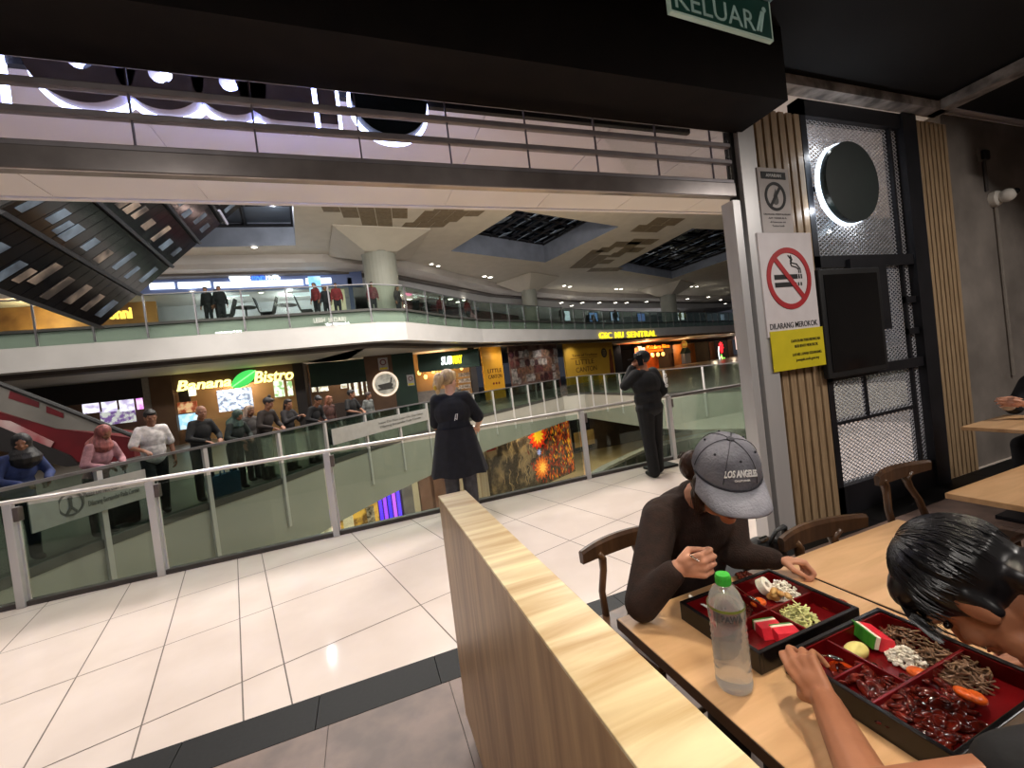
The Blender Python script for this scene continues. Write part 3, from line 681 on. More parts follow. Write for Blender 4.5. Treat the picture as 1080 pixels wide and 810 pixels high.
# ================================================================== RAILINGS
def arc(poly, s):
    for i in range(len(poly)-1):
        a = V(poly[i]); b = V(poly[i+1]); L = (b-a).length
        if s <= L: d = (b-a)/L; return a+d*s, d
        s -= L
    d = (V(poly[-1])-V(poly[-2])).normalized(); return V(poly[-1]), d
def plen(poly): return sum((V(poly[i+1])-V(poly[i])).length for i in range(len(poly)-1))
def subpoly(poly, s0, s1):
    out = [arc(poly, s0)[0]]; acc = 0
    for i in range(len(poly)-1):
        acc += (V(poly[i+1])-V(poly[i])).length
        if s0 < acc < s1: out.append(V(poly[i+1]))
    out.append(arc(poly, s1)[0]); return out
post_m = metal_m
# our own railing
RY = 5.27
PXS = [(-4.75,), (-3.19,), (-2.12,), (-0.47,), (1.17,), (2.86,), (4.38,), (6.02,), (7.6,)]
rl = thing('glass_railing', (1.0, RY, 0), 'long glass railing with pale steel posts and handrail along the near walkway', 'railing')
MB().box((-14, RY-.035, -.02), (11, RY+.05, .045)).build('base_channel', mat('rail_base', (70, 64, 60), .5), rl)
hr = MB(); hr.tube([(-14, RY-.02, .985), (4.40, RY-.02, .985)], .028, 12, flat=.8); hr.build('handrail', mat('handrail_steel', (225, 220, 215), .25, .5, c2=(215, 210, 206)), rl, smooth=True)
hr = MB(); hr.tube([(4.45, RY-.02, .97), (11, RY-.02, .97)], .026, 12); hr.build('handrail', mat('handrail_dark', (96, 92, 90), .35, .6, c2=(86, 82, 80)), rl, smooth=True)
for (x,) in PXS:
    m = MB(); m.bbox((x-.033, RY-.055, 0), (x+.033, RY+.0, .97), .006); m.box((x-.01, RY, 0), (x+.045, RY+.03, .93)); po = m.build('post', post_m, rl)
    m = MB(); m.bbox((x+.033, RY-.05, .80), (x+.075, RY+.02, .93), .005); m.build('clamp', mat('clamp_grey', (110, 100, 96), .4, .5, c2=(98, 90, 86)), po)
xs = [-8, -6.4]+[p[0] for p in PXS]
for i in range(len(xs)-1):
    MB().box((xs[i]+.05, RY+.008, .05), (xs[i+1]-.05, RY+.02, .93)).build('glass_panel', near_glass, rl)
# opposite curved railing and its bends
def curved_rail(poly, s0, s1, step, z0, z1, name, label, out=0.06, pw=.035, ph=None, hrz=None, group=None, start=0.0, top=True):
    a, _ = arc(poly, (s0+s1)/2); zb = z0
    t = thing(name, (a.x, a.y, zb), label, 'railing', group)
    s = s0+start
    cuts = [s0]
    while s < s1: cuts.append(s); s += step
    cuts.append(s1)
    for c in cuts[1:-1]:
        p, d = arc(poly, c); n = V((-d.y, d.x))
        m = MB(); M_ = Mx(((d.x, n.x, 0, p.x), (d.y, n.y, 0, p.y), (0, 0, 1, 0), (0, 0, 0, 1))); m.M = M_
        m.box((-pw, -out-pw, z0+.02), (pw, -out+pw*.6, z1-.02)); m.build('post', post_m if pw > .03 else alu_m, t)
    for i in range(len(cuts)-1):
        if cuts[i+1]-cuts[i] < .15: continue
        sp = subpoly(poly, cuts[i]+.04, cuts[i+1]-.04)
        m = MB(); m.sweep(sp, [(-out+.02, z0), (-out+.02, z1), (-out+.035, z1), (-out+.035, z0)]); m.build('glass_panel', green_glass if z0 < 2 else upper_glass, t)
    if top:
        m = MB(); sp = subpoly(poly, s0, s1); m.sweep(sp, [(-out-.02, z1-.01), (-out-.02, z1+.03), (-out+.06, z1+.03), (-out+.06, z1-.01)]); m.build('handrail', alu_m, t)
    m = MB(); m.sweep(subpoly(poly, s0, s1), [(-out+.0, -.07 if z0 < 2 else 5.13), (-out+.0, .05 if z0 < 2 else 5.23), (.12, .05 if z0 < 2 else 5.23), (.12, -.07 if z0 < 2 else 5.13)]); m.build('floor_channel', mat('rail_channel', (62, 62, 58), .6), t)
    return t
LE = plen(E)
curved_rail(E, 0.1, LE-.2, 1.55, -1.0, 1.0, 'glass_railing', 'curved glass railing of the opposite walkway with people leaning on it', start=.55)
curved_rail(ER, 0.3, plen(ER)-.2, 1.6, -1.0, 1.02, 'glass_railing', 'glass railing on the far right side of the void beyond the guard', start=.7)
LF = plen(F)
curved_rail(F, 8, LF-1, 1.62, 4.62, 6.28, 'glass_railing', 'long glass railing of the upper gallery with slim dark posts', start=.6, out=.16, pw=.028)
# notice boards fixed on the opposite railing
def rail_board(s0, s1, z0, z1, label, txt, icon=True):
    a, d = arc(E, (s0+s1)/2); t = thing('notice_board', (a.x, a.y, z0), label, 'sign')
    m = MB(); m.sweep(subpoly(E, s0, s1), [(-.13, z0), (-.13, z1), (-.115, z1), (-.115, z0)]); m.build('board', mat('board_grey', (150, 150, 146), .5, c2=(142, 142, 138)), t)
    Mb = Mx(((d.x, 0, d.y, a.x+d.y*.135), (d.y, 0, -d.x, a.y-d.x*.135), (0, 1, 0, z0), (0, 0, 0, 1)))
    L = s1-s0; h = z1-z0
    tm = mat('board_text', (80, 80, 78), .6)
    for i, q in enumerate(txt): text('lettering', q, Mb @ Mx.Translation((L*.17, h*(.58-.3*i), .003)), h*.17, tm, t, .003, width=L*.52*(1-.12*i))
    m = MB(); m.M = Mb; c = -L*.19; m.frame(circ(c, h*.5, h*.36, 24), circ(c, h*.5, h*.30, 24), 0, .004); m.prism(circ(c, h*.68, h*.06, 12), 0, .004); stroke(m, [(c, h*.6), (c, h*.4), (c-h*.12, h*.24)], h*.07, 0, .004); stroke(m, [(c, h*.4), (c+h*.12, h*.26)], h*.06, 0, .0045); m.build('symbol', tm, t)
def s_of(px, py, z):                             # arc length on E nearest to a pixel column
    best = None
    for k in range(0, int(LE*20)):
        p, d = arc(E, k/20); q = V((p.x, p.y, z))-EYEP; zz = q.dot(CF); X = IW/2+FPX*q.dot(CR)/zz
        if best is None or abs(X-px) < best[0]: best = (abs(X-px), k/20)
    return best[1]
rail_board(s_of(346, 455, .7), s_of(448, 440, .7), .40, .80, 'grey notice strip on the opposite railing left of the blond woman', ('Please Do Not Lean On The Glass', 'Dilarang Bersandar Pada Cermin'))
rail_board(s_of(22, 520, .6), s_of(150, 495, .6), .44, .86, 'grey notice strip on the opposite railing in front of the pink scarfed person', ('Please Do Not Lean On The Glass', 'Dilarang Bersandar Pada Cermin'))
rail_board(s_of(622, 420, .6), s_of(664, 420, .6), .0, .62, 'pale notice strip on the distant railing left of the guard', ('Please Do Not Lean On The Glass', 'Dilarang Bersandar Pada Cermin'))

# ================================================================== SHOPS ACROSS THE VOID
def panel(pl, a, b, th_, mt, name, parent, out=0.0, tagged=None):
    s0, s1, z0, z1 = pl.rect(a, b); m = MB(); m.M = pl.M(0, 0); m.prism([(s0, z0), (s1, z0), (s1, z1), (s0, z1)], out-th_, out)
    return m.build(name, mt, parent)
def pzone(pl, s0, s1, z0, z1, th_, mt, name, parent, out=0.0):
    m = MB(); m.M = pl.M(0, 0); m.prism([(s0, z0), (s1, z0), (s1, z1), (s0, z1)], out-th_, out); return m.build(name, mt, parent)
def screen_mat(name, c, c2, e, scale=6, stretch=(1, 1, 1), lo=.42, hi=.58): return mat(name, c, .4, c2=c2, scale=scale, emit=e, stretch=stretch, detail=5, lo=lo, hi=hi)
L1 = Plane((0, 27.5), (1, 27.5)); L1b = Plane((0, 29.2), (1, 29.2))
def S1(px, py=420): return L1.sz(px, py)[0]
brown = mat('shop_brown', (104, 76, 52), .6, c2=(88, 62, 42), scale=1); dkbrown = mat('shop_dark', (34, 26, 22), .6, c2=(42, 33, 28), scale=1)
tan = mat('shop_tan', (176, 136, 84), .6, c2=(160, 120, 72), scale=.8); dgreen = mat('shop_green', (22, 52, 36), .6, c2=(18, 44, 31), scale=1)
H = 3.79
def shoplamp(pl, s, z, p, c=WARM, out=-.8):
    q = pl.at(s, z, out); lamp('shop_lamp', 'POINT', (q.x, q.y, q.z), p, c, size=.12)
# --- kiosk with menu screens
k = thing('shop_unit', tuple(L1.at((S1(20)+S1(152))/2, 0)), 'dim brown shop with white menu screens behind the escalator', 'shop')
pzone(L1, S1(-40), S1(152), 0, H, .1, brown, 'back_wall', k, -1.5)
pzone(L1, S1(-40), S1(152), 2.75, H, .3, dkbrown, 'header', k)
pzone(L1, S1(60), S1(148), 0, 1.1, .5, brown, 'counter', k, -.6)
for i, (xa, xb) in enumerate(((81, 101), (101.6, 120), (120.6, 138.5), (139, 148))):
    panel(L1, (xa, 418-(xa-81)*.09), (xb, 435-(xa-81)*.06), .08, screen_mat('menu_white' if i < 3 else 'menu_pink', (235, 235, 245) if i < 3 else (215, 120, 215), (170, 160, 190) if i < 3 else (240, 200, 240), 1.5, 3), 'menu_screen', k, -.3)
panel(L1, (101, 434.5), (140, 445), .1, screen_mat('menu_low', (120, 90, 150), (220, 225, 215), .7, 4), 'display', k, -.32)
# pilasters between the shops
def pilaster(a, b, mt): return struct(pzone(L1, S1(a), S1(b), 0, H+.1, 1.8, mt, 'wall_far', None, .1))
pilaster(152.5, 159.5, mat('pale_pillar', (150, 140, 128), .5)); pilaster(160, 184, brown); pilaster(313, 324, dkbrown); pilaster(389, 418, brown)
# --- Banana Bistro
b = thing('shop_unit', tuple(L1.at((S1(184)+S1(313))/2, 0)), 'warm lit bistro with a glowing name and green banana leaf over its menu screens', 'shop')
pzone(L1, S1(184), S1(313), 0, H, .1, tan, 'back_wall', b, -1.9)
pzone(L1, S1(184), S1(313), 2.95, H+.1, .25, brown, 'header', b, .05)
pzone(L1, S1(210), S1(310), 0, 1.15, .5, tan, 'counter', b, -1.2)
panel(L1, (222, 412), (263, 431), .08, screen_mat('bistro_menu', (225, 235, 250), (110, 120, 140), 1.6, 5), 'menu_screen', b, -1.0)
panel(L1, (286, 402), (299, 418), .08, screen_mat('bistro_side_menu', (245, 245, 235), (130, 170, 110), 1.5, 4), 'menu_screen', b, -.5)
panel(L1, (300.5, 402), (308, 417), .08, MATS['bistro_side_menu'], 'menu_screen', b, -.5)
panel(L1, (184, 403), (199, 425), .1, dkbrown, 'dark_panel', b, -.3)
panel(L1, (185, 425), (207, 434), .1, screen_mat('food_picture', (150, 70, 40), (235, 190, 140), .6, 3), 'picture', b, -.2)
panel(L1, (185.5, 438), (209, 451), .1, screen_mat('bistro_poster', (150, 205, 235), (220, 235, 240), 1.1, 3), 'poster_screen', b, -.2)
yel = glow('bistro_letters', (252, 246, 150), 2.2)
def word(pl, txt, px0, px1, pyb, pyt, mt, parent, out=.12, shear=.25, bold=.03, name='lettering'):
    s0, z0 = pl.sz(px0, pyb); s1, z1 = pl.sz(px1, pyb-(px1-px0)*.11); _, zt = pl.sz((px0+px1)/2, pyt-(px1-px0)*.055); zc = (z0+z1)/2
    return text(name, txt, pl.M((s0+s1)/2, zc, out), (zt-zc)*1.0, mt, parent, .12, width=s1-s0, bold=bold*.5, shear=shear)
word(L1, 'Banana', 187, 244, 413, 402, yel, b); word(L1, 'Bistro', 268, 309.5, 404.5, 392, yel, b)
s0, z0 = L1.sz(246, 408); s1, z1 = L1.sz(270, 391)
m = MB(); m.M = L1.M(0, 0); n = 16; up_ = []; dn = []
for i in range(n+1):
    t_ = i/n; p = V((s0+(s1-s0)*t_, z0+(z1-z0)*t_)); d_ = V((s1-s0, z1-z0)).normalized(); q_ = V((-d_.y, d_.x)); w_ = .36*math.sin(math.pi*min(1, .04+t_*.96))**.6
    up_.append(tuple(p+q_*w_)); dn.append(tuple(p-q_*w_))
m.prism(dn+up_[::-1], .05, .15); m.build('leaf', glow('leaf_green', (70, 200, 90), 1.3), b)
m = MB(); m.M = L1.M(0, 0); stroke(m, [(s0, z0), (s1, z1)], .06, .15, .17); m.build('leaf_vein', glow('leaf_vein', (150, 240, 150), 1.4), b)
panel(L1, (199, 409), (207.5, 417), .06, glow('bistro_logo', (250, 250, 215), 2.2), 'logo_plate', b, .1)
shoplamp(L1, S1(245), 2.8, 160, WARM, -1.0)
# --- green fronted shop
gsh = thing('shop_unit', tuple(L1.at((S1(324)+S1(386))/2, 0)), 'green headed food shop with bright strip menus right of the bistro', 'shop')
pzone(L1, S1(324.3), S1(388.7), 0, H, .1, brown, 'back_wall', gsh, -1.9)
panel(L1, (325, 384), (388.6, 402), .3, dgreen, 'header', gsh, .05)
for i, (xa, xb, ya, yb) in enumerate(((327, 333, 403, 413), (334, 346, 402, 412), (358, 366, 400, 409), (367, 371, 400, 416), (372, 379, 398, 417), (380, 384, 398, 416), (385, 388.6, 397, 416))):
    panel(L1, (xa, ya), (xb, yb), .08, screen_mat('strip_menu', (240, 240, 225), (160, 150, 120), 1.4, 5), 'menu_screen', gsh, -.4)
pzone(L1, S1(326), S1(386), 0, 1.15, .5, mat('counter_dark', (70, 52, 40), .5), 'counter', gsh, -.8)
shoplamp(L1, S1(355), 2.7, 50, WARM)
# round sign and notices on the brown pillar
def disc_sign(px, py, rpx, label, out=.22):
    s, z = L1.sz(px, py); R = rpx/FPX*28.5
    t = thing('round_sign', tuple(L1.at(s, z, out)), label, 'sign')
    m = MB(); m.M = L1.M(s, z, out); m.prism(circ(0, 0, R, 36), -.08, 0); m.build('face', screen_mat('round_face', (210, 205, 190), (170, 165, 150), .35, 2), t)
    m = MB(); m.M = L1.M(s, z, out); m.frame(circ(0, 0, R*1.1, 36), circ(0, 0, R*.93, 36), -.1, .03); m.build('rim', glow('round_rim', (245, 225, 200), .9), t)
    m = MB(); m.M = L1.M(s, z, out); pts = [(R*.65*math.cos(a), -R*.02+R*.45*math.sin(a)) for a in [math.pi*(1+.08*i) for i in range(13)]]; m.prism(pts+[(R*.4, R*.1), (-R*.35, R*.0)], 0, .02); stroke(m, [(-R*.6, -R*.45), (R*.55, -R*.4)], R*.15, 0, .025); stroke(m, [(R*.45, R*.1), (R*.55, R*.5)], R*.12, 0, .02); m.build('bowl_mark', mat('round_mark', (96, 92, 84), .6), t)
disc_sign(406.5, 405, 11, 'round pale sign with a bowl mark on the brown pillar')
def small_notice(px, py, w_, h_, label, pl=L1, out=.2):
    s, z = pl.sz(px, py); W_ = w_/FPX*28.5; H_ = h_/FPX*28.5; t = thing('notice', tuple(pl.at(s, z, out)), label, 'sign')
    m = MB(); m.M = pl.M(s, z, out); m.prism([(-W_/2, -H_/2), (W_/2, -H_/2), (W_/2, H_/2), (-W_/2, H_/2)], -.03, 0); m.build('board', mat('notice_small', (176, 170, 166), .6), t)
    m = MB(); m.M = pl.M(s, z, out); m.frame(circ(0, H_*.14, W_*.33, 20), circ(0, H_*.14, W_*.22, 20), 0, .01); m.build('ring', mat('notice_ring', (120, 52, 60), .6), t)
    m = MB(); m.M = pl.M(s, z, out); m.prism([(-W_*.4, -H_*.45), (W_*.4, -H_*.45), (W_*.4, -H_*.28), (-W_*.4, -H_*.28)], 0, .008); m.build('yellow_strip', MATS['notice_yellow'], t)
small_notice(404, 384, 9, 12, 'small no smoking notice above the round sign on the brown pillar', out=.13)
# --- dark green shop with yellow name
sb = thing('shop_unit', tuple(L1.at((S1(418)+S1(505))/2, 0)), 'dark green sandwich shop with a white and yellow lit name above a warm opening', 'shop')
pzone(L1, S1(418), S1(441), 0, H, .3, dgreen, 'side_wall', sb, .05); panel(L1, (440, 374), (506, 386), .3, dgreen, 'header', sb, .05); pzone(L1, S1(500), S1(506), 0, H, .3, dkbrown, 'end_wall', sb, .04)
pzone(L1, S1(440), S1(506), 0, H, .1, tan, 'back_wall', sb, -1.9)
word(L1, 'SUB', 465, 476.5, 385, 376.5, glow('sub_white', (240, 250, 245), 1.8), sb, .12, .2, .04); word(L1, 'WAY', 476.5, 487, 384, 375.5, glow('sub_yellow', (250, 230, 30), 1.8), sb, .12, .2, .04)
for i in range(7):
    s, z = L1.sz(443+i*7.5, 393-i*.9+(i % 2)*5); m = MB(); m.ell(L1.at(s, z, -.4-.3*(i % 2)), (.12, .12, .16)); q = L1.at(s, 3.3, -.4-.3*(i % 2)); m2 = MB(); m2.tube([L1.at(s, z+.14, -.4-.3*(i % 2)), q], .012, 6)
    l_ = m.build('pendant_bulb', glow('pendant_glow', (255, 205, 110), 3), sb, smooth=True); m2.build('cord', black_m, l_)
m = MB()
for i in range(6):
    s, z = L1.sz(494, 396+i*6.5); m.M = L1.M(s, z); m.prism([(-.55, -.03), (.35, -.03), (.35, .03), (-.55, .03)], -.9, -.5)
    for q in range(5): m.prism([(-.5+q*.17, .03), (-.38+q*.17, .03), (-.38+q*.17, .24), (-.5+q*.17, .24)], -.85, -.6)
m.build('shelf', mat('shelf_goods', (120, 100, 84), .6, c2=(190, 178, 160), scale=9), sb)
pzone(L1, S1(442), S1(490), 0, 1.2, .5, mat('counter_grey', (130, 120, 112), .5), 'counter', sb, -.8)
shoplamp(L1, S1(470), 2.8, 120, (1, .72, .4), -1.2)
small_notice(433, 401, 7, 11, 'small no smoking notice on the dark green shop wall', out=.08)

# --- hoardings of the coming restaurant
LH = Plane((4.2, 26.0), (21, 36.0))
yel_b = mat('hoarding_yellow', (206, 150, 34), .6, c2=(190, 134, 28), scale=.5)
def hoarding(pxa, pxb, pya, pyb, label, mt, pl=LH):
    s0, s1, z0, z1 = pl.rect((pxa, pya), (pxb, pyb)); z0 = 0.0; z1 = 3.79
    t = thing('hoarding', tuple(pl.at((s0+s1)/2, 0)), label, 'hoarding'); pzone(pl, s0, s1, z0, z1, .12, mt, 'panel', t); return t, s0, s1, z0, z1
t, s0, s1, z0, z1 = hoarding(507, 535, 367, 425, 'narrow yellow hoarding beside the dark green shop', yel_b)
tk = mat('hoarding_text', (84, 50, 16), .6)
L_ = s1-s0
for i, q in enumerate(('LITTLE', 'CANTON')): text('lettering', q, LH.M(s0+L_*.55, 1.9-.42*i, .01), .30, tk, t, .02, width=L_*.7)
for i in range(3):
    m = MB(); m.M = LH.M(s0+L_*(.42+.14*i), 1.12, .01); m.prism(circ(0, 0, .09, 8), 0, .02); m.build('mark', mat('mark_red', (120, 40, 24), .6), t)
q = LH.at(s0+L_*.6, 3.1, .5); lamp('shop_lamp', 'POINT', q, 14, WARM, size=.08)
t, s0, s1, z0, z1 = hoarding(535.3, 593.2, 362, 420, 'hoarding covered with dark red food photographs', mat('collage_base', (66, 38, 34), .6, c2=(120, 96, 84), scale=1.3))
rnd = random.Random(5)
for i in range(11):
    for j in range(5):
        m = MB(); W_ = (s1-s0)/11; cx_ = s0+W_*(i+.5)+rnd.uniform(-.1, .1); cz = .45+j*.66+rnd.uniform(-.08, .08)
        m.M = LH.M(cx_, cz, .01)
        c_ = rnd.choice(((150, 140, 132), (96, 50, 44), (122, 84, 62), (70, 34, 34), (168, 158, 150), (132, 104, 84)))
        if rnd.random() < .5: m.prism(circ(0, 0, rnd.uniform(.24, .33), 18), 0, .02)
        else: m.prism([(-.33, -.28), (.33, -.28), (.33, .28), (-.33, .28)], 0, .02)
        m.build('photograph', mat('photo_%d_%d_%d' % c_, c_, .6, c2=tuple(int(v*.55) for v in c_), scale=4, detail=3), t)
t, s0, s1, z0, z1 = hoarding(593.5, 652, 360, 418, 'wide yellow hoarding with large restaurant name and a dark roundel', mat('hoarding_mustard', (190, 148, 44), .6, c2=(178, 136, 38), scale=.5))
L_ = s1-s0
for i, q in enumerate(('LITTLE', 'CANTON')): text('lettering', q, LH.M(s0+L_*(.36+.02*i), 1.75-.72*i, .01), .50, tk, t, .02, width=L_*(.36+.05*i))
text('lettering', 'Taste of Tradition', LH.M(s0+L_*.38, 2.55, .01), .24, tk, t, .02, width=L_*.5)
m = MB(); m.M = LH.M(0, 0); stroke(m, [(s0+L_*.1, 2.38), (s0+L_*.62, 2.38)], .05, .01, .03); m.build('rule', tk, t)
m = MB(); m.M = LH.M(s0+L_*.78, 2.7, .01); m.prism(circ(0, 0, .62, 30, ry=.5), 0, .03); rd = m.build('roundel', mat('roundel_dark', (44, 34, 30), .6), t)
for i in range(3): text('lettering', ('OPENING', 'SOON', 'LEVEL 1')[i], LH.M(s0+L_*.78, 2.86-.22*i, .045), .13, mat('roundel_text', (150, 130, 90), .6), t, .01, width=.7-.1*abs(i-1))
m = MB(); m.M = LH.M(s0+L_*.92, 0, .01); m.prism([(-.5, .4), (.15, .3), (.5, .4), (.45, 2.2), (.2, 3.1), (-.2, 3.0), (-.3, 1.9)], 0, .03); m.build('roast_picture', mat('roast', (124, 58, 26), .6, c2=(80, 34, 20), scale=2), t)

# --- restaurants further right
LR = Plane((22, 38.5), (54, 52.0))
def RS(px, py): return LR.sz(px, py)
def rshop(pa, pb, label, wallc, p, c=WARM):
    s0, s1 = RS(pa, 380)[0], RS(pb, 380)[0]; t = thing('shop_unit', tuple(LR.at((s0+s1)/2, 0)), label, 'shop')
    pzone(LR, s0+.02, s1-.02, 0, 3.8, .1, wallc, 'back_wall', t, -2.0); pzone(LR, s0+.02, s0+.35, 0, 3.5, 2.1, dkbrown, 'side_wall', t, .1); pzone(LR, s0+.02, s1-.02, 3.0, 3.5, .3, dkbrown, 'header', t, .05)
    if p: shoplamp(LR, (s0+s1)/2, 2.6, p, c, -.6)
    return t, s0, s1
t, s0, s1 = rshop(655, 668, 'narrow dark shopfront left of the orange lit restaurant', dkbrown, 0)
pzone(LR, s0+.4, s1, 0, 2.9, .1, dkbrown, 'door', t)
t, s0, s1 = rshop(668, 709, 'orange lit restaurant with a glowing sign above the guard', mat('amber_wall', (196, 98, 34), .6, c2=(120, 52, 22), scale=.7), 700, (1, .6, .25))
z = RS(690, 367)[1]; text('lettering', 'The', LR.M(s0+(s1-s0)*.2, 2.62, .1), .55, glow('sign_cream', (255, 235, 190), 2), t, .1, width=(s1-s0)*.16)
text('lettering', 'Chicken Rice', LR.M(s0+(s1-s0)*.63, 2.68, .1), .5, glow('sign_orange', (255, 120, 20), 2.2), t, .1, width=(s1-s0)*.62)
pzone(LR, s0+(s1-s0)*.1, s0+(s1-s0)*.75, 2.3, 2.55, .1, glow('sign_bar', (255, 110, 20), 1.6), 'light_bar', t, .08)
for i in range(6):
    m = MB(); m.ell(LR.at(s0+(s1-s0)*(.12+.14*i), 1.9, -.3), (.22, .22, .28)); m.build('lantern', glow('lantern_glow', (255, 190, 100), 2.5), t, smooth=True)
t, s0, s1 = rshop(709, 748, 'amber lit restaurant with a painted wooden hut beside its door', mat('amber_deep', (150, 88, 34), .6, c2=(110, 62, 24), scale=.6), 350, (1, .65, .3))
m = MB(); m.M = LR.M(s0+(s1-s0)*.27, .2, .2); m.prism([(-.9, 0), (.9, 0), (.9, 1.4), (-.9, 1.4)], 0, .5); m.build('hut_wall', mat('hut_white', (210, 205, 195), .6), t)
m = MB(); m.M = LR.M(s0+(s1-s0)*.27, .2, .2); m.prism([(-1.15, 1.4), (1.15, 1.4), (.25, 2.2), (-.25, 2.2)], -.05, .6); m.build('hut_roof', mat('hut_roof', (70, 90, 80), .6), t)
m = MB(); m.ell(LR.at(s0+(s1-s0)*.27, 2.9, .4), (.4, .4, .55)); m.build('ornament', mat('ornament_red', (190, 60, 40), .5, c2=(220, 190, 70), scale=3, emit=.4), t)
t, s0, s1 = rshop(748, 768, 'brown restaurant with a neon rooster on its wall', brown, 120)
zc = RS(760, 371)[1]; sc_ = RS(760, 371)[0]
red_n = glow('neon_red', (255, 40, 50), 1.8); wht_n = glow('neon_white', (235, 245, 240), 1.8); grn_n = glow('neon_green', (140, 220, 90), 1.5)
m = MB(); m.M = LR.M(sc_, zc, .1)
for a in range(7):
    th_ = math.pi*(.05+.16*a); m.prism([(1.0*math.cos(th_+d_)*r_, .45+1.0*math.sin(th_+d_)*r_) for d_, r_ in ((-.22, .6), (0, 1.15), (.22, .6), (0, .35))], 0, .1)
m.prism(circ(.1, .25, .5, 16), 0, .08); m.build('neon_comb', red_n, t)
m = MB(); m.M = LR.M(sc_, zc, .1); stroke(m, [(-.9, .8), (-1.2, .2), (-1.2, -.6), (-1.05, -1.1)], .18, 0, .1); m.build('neon_back', wht_n, t)
m = MB(); m.M = LR.M(sc_, zc, .1); stroke(m, [(-.2, -.5), (.0, -.95), (.5, -1.15), (1.0, -1.1)], .22, 0, .1); m.build('neon_tail', grn_n, t)
m = MB(); m.M = LR.M(sc_, zc, .1); stroke(m, [(-.3, -.8), (-.1, -1.25), (.5, -1.5), (1.1, -1.45)], .18, 0, .1); m.build('neon_foot', glow('neon_cream', (240, 235, 170), 1.6), t)
t, s0, s1 = rshop(768, 787, 'brown restaurant with upright red and white neon bars', brown, 120)
for i in range(4):
    s = RS(775.5+i*4.2, 368)[0]; pzone(LR, s-.14, s+.14, 1.2, 3.5, .1, glow('neon_bar', (255, 215, 200), 1.7), 'neon_bar', t, .3)
# yellow cinema lettering on the upper fascia
PFs = Plane((11.7, 27.4), (21.3, 32.8)); PF2 = Plane((21.3, 32.8), (34.5, 38.0))
gs = thing('lettering_sign', tuple(PF2.at(2, 4.0)), 'yellow lit block lettering on the upper fascia above the hoardings', 'sign')
gy = glow('fascia_yellow', (250, 226, 40), 1.5)
for txt, xa, xb in (('GSC', 630.5, 643.5), ('NU', 647.5, 656), ('SENTRAL', 660, 690.5)):
    pl = PFs if xb < 644 else PF2
    s0, za = pl.sz(xa, 357.5-(xa-630)*.03); s1, _ = pl.sz(xb, 357.5-(xb-630)*.03); _, zb = pl.sz(xa, 349.5-(xa-630)*.03)
    text('lettering', txt, pl.M((s0+s1)/2, za, .20), (zb-za)*.85, gy, gs, .1, width=s1-s0, bold=-.008)

# --- upper gallery shops
U1 = Plane((0, 26.9), (1, 26.9)); U1b = Plane((0, 30.5), (1, 30.5))
def US(px, py=300): return U1.sz(px, py)
us_ = thing('shop_unit', tuple(U1.at(US(270)[0], 5.2)), 'bright white shop of the upper gallery under a blue lit name', 'shop')
panel(U1, (120, 292), (383, 301.5), .25, mat('blue_header', (96, 112, 158), .5, c2=(112, 128, 172), scale=.4), 'header', us_, .0)
for xa, xb in ((158, 184), (188, 222), (226, 320), (323, 350)):
    s0, _ = US(xa); s1, _ = US(xb); zt = U1.sz((xa+xb)/2, 297.5-(xa-190)*.03)[1]
    pzone(U1, s0, s1, zt-.33, zt, .1, glow('strip_light', (235, 245, 255), 1.7), 'strip_light', us_, .08)
pzone(U1b, U1b.sz(120, 300)[0], U1b.sz(372, 300)[0], 5.2, 8.2, .1, mat('shop_grey_wall', (182, 184, 186), .6, c2=(150, 152, 156), scale=.5), 'back_wall', us_)
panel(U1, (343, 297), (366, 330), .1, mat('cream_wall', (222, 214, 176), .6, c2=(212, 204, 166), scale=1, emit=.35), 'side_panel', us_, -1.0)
panel(U1, (366, 293), (376, 335), .4, mat('blue_pillar', (84, 98, 136), .5), 'pillar', us_, .0)
panel(U1, (325.5, 294), (341.5, 318), .06, screen_mat('blue_poster', (120, 185, 225), (190, 220, 240), .9, 1.5), 'poster_screen', us_, .5)
panel(U1, (205, 303), (256, 306), .1, glow('inner_strip', (215, 225, 230), 1.0), 'light_strip', us_, -1.4); panel(U1, (300, 303), (326, 306), .1, MATS['inner_strip'], 'light_strip', us_, -1.4)
bl = glow('name_blue', (60, 110, 240), 2.4); wl = glow('name_white', (235, 245, 255), 2.4)
s, z = US(250, 293); m = MB(); m.M = U1.M(s, z, .1); m.prism(circ(0, 0, .34, 20), 0, .12); m.prism(circ(.38, -.12, .2, 14), 0, .11); m.build('logo', wl, us_)
for txt, xa, xb, mt_ in (('THE', 257, 265, wl), ('WASH', 266, 280, bl), ('HOME', 281, 296, wl)):
    s0, za = US(xa, 297.5-(xa-250)*.09); s1, _ = US(xb, 297); _, zb = US(xa, 288.5-(xa-250)*.09); text('lettering', txt, U1.M((s0+s1)/2, za, .12), zb-za, mt_, us_, .1, width=s1-s0, bold=.03)
shoplamp(U1, US(220)[0], 7.7, 150, COOL, -1.8); shoplamp(U1, US(300)[0], 7.7, 150, COOL, -1.8)
U2 = Plane((2.0, 28.6), (10.9, 36.3)); 
u2 = thing('shop_unit', tuple(U2.at(4, 5.2)), 'dim upper gallery lounge with a pink logo and white name', 'shop')
s0, s1, z0, z1 = U2.rect((405, 300), (560, 335)); pzone(U2, s0, s1, 5.2, 8.1, .1, mat('lounge_wall', (110, 72, 72), .6, c2=(34, 30, 32), scale=.7), 'back_wall', u2, -1.5)
s, z = U2.sz(428.5, 305); m = MB(); m.M = U2.M(s, z, .1); m.frame(circ(0, 0, .5, 24), circ(0, 0, .33, 24), 0, .1); stroke(m, [(-.2, 0), (.2, 0)], .12, 0, .1); m.build('logo', glow('logo_pink', (240, 130, 170), 1.6), u2)
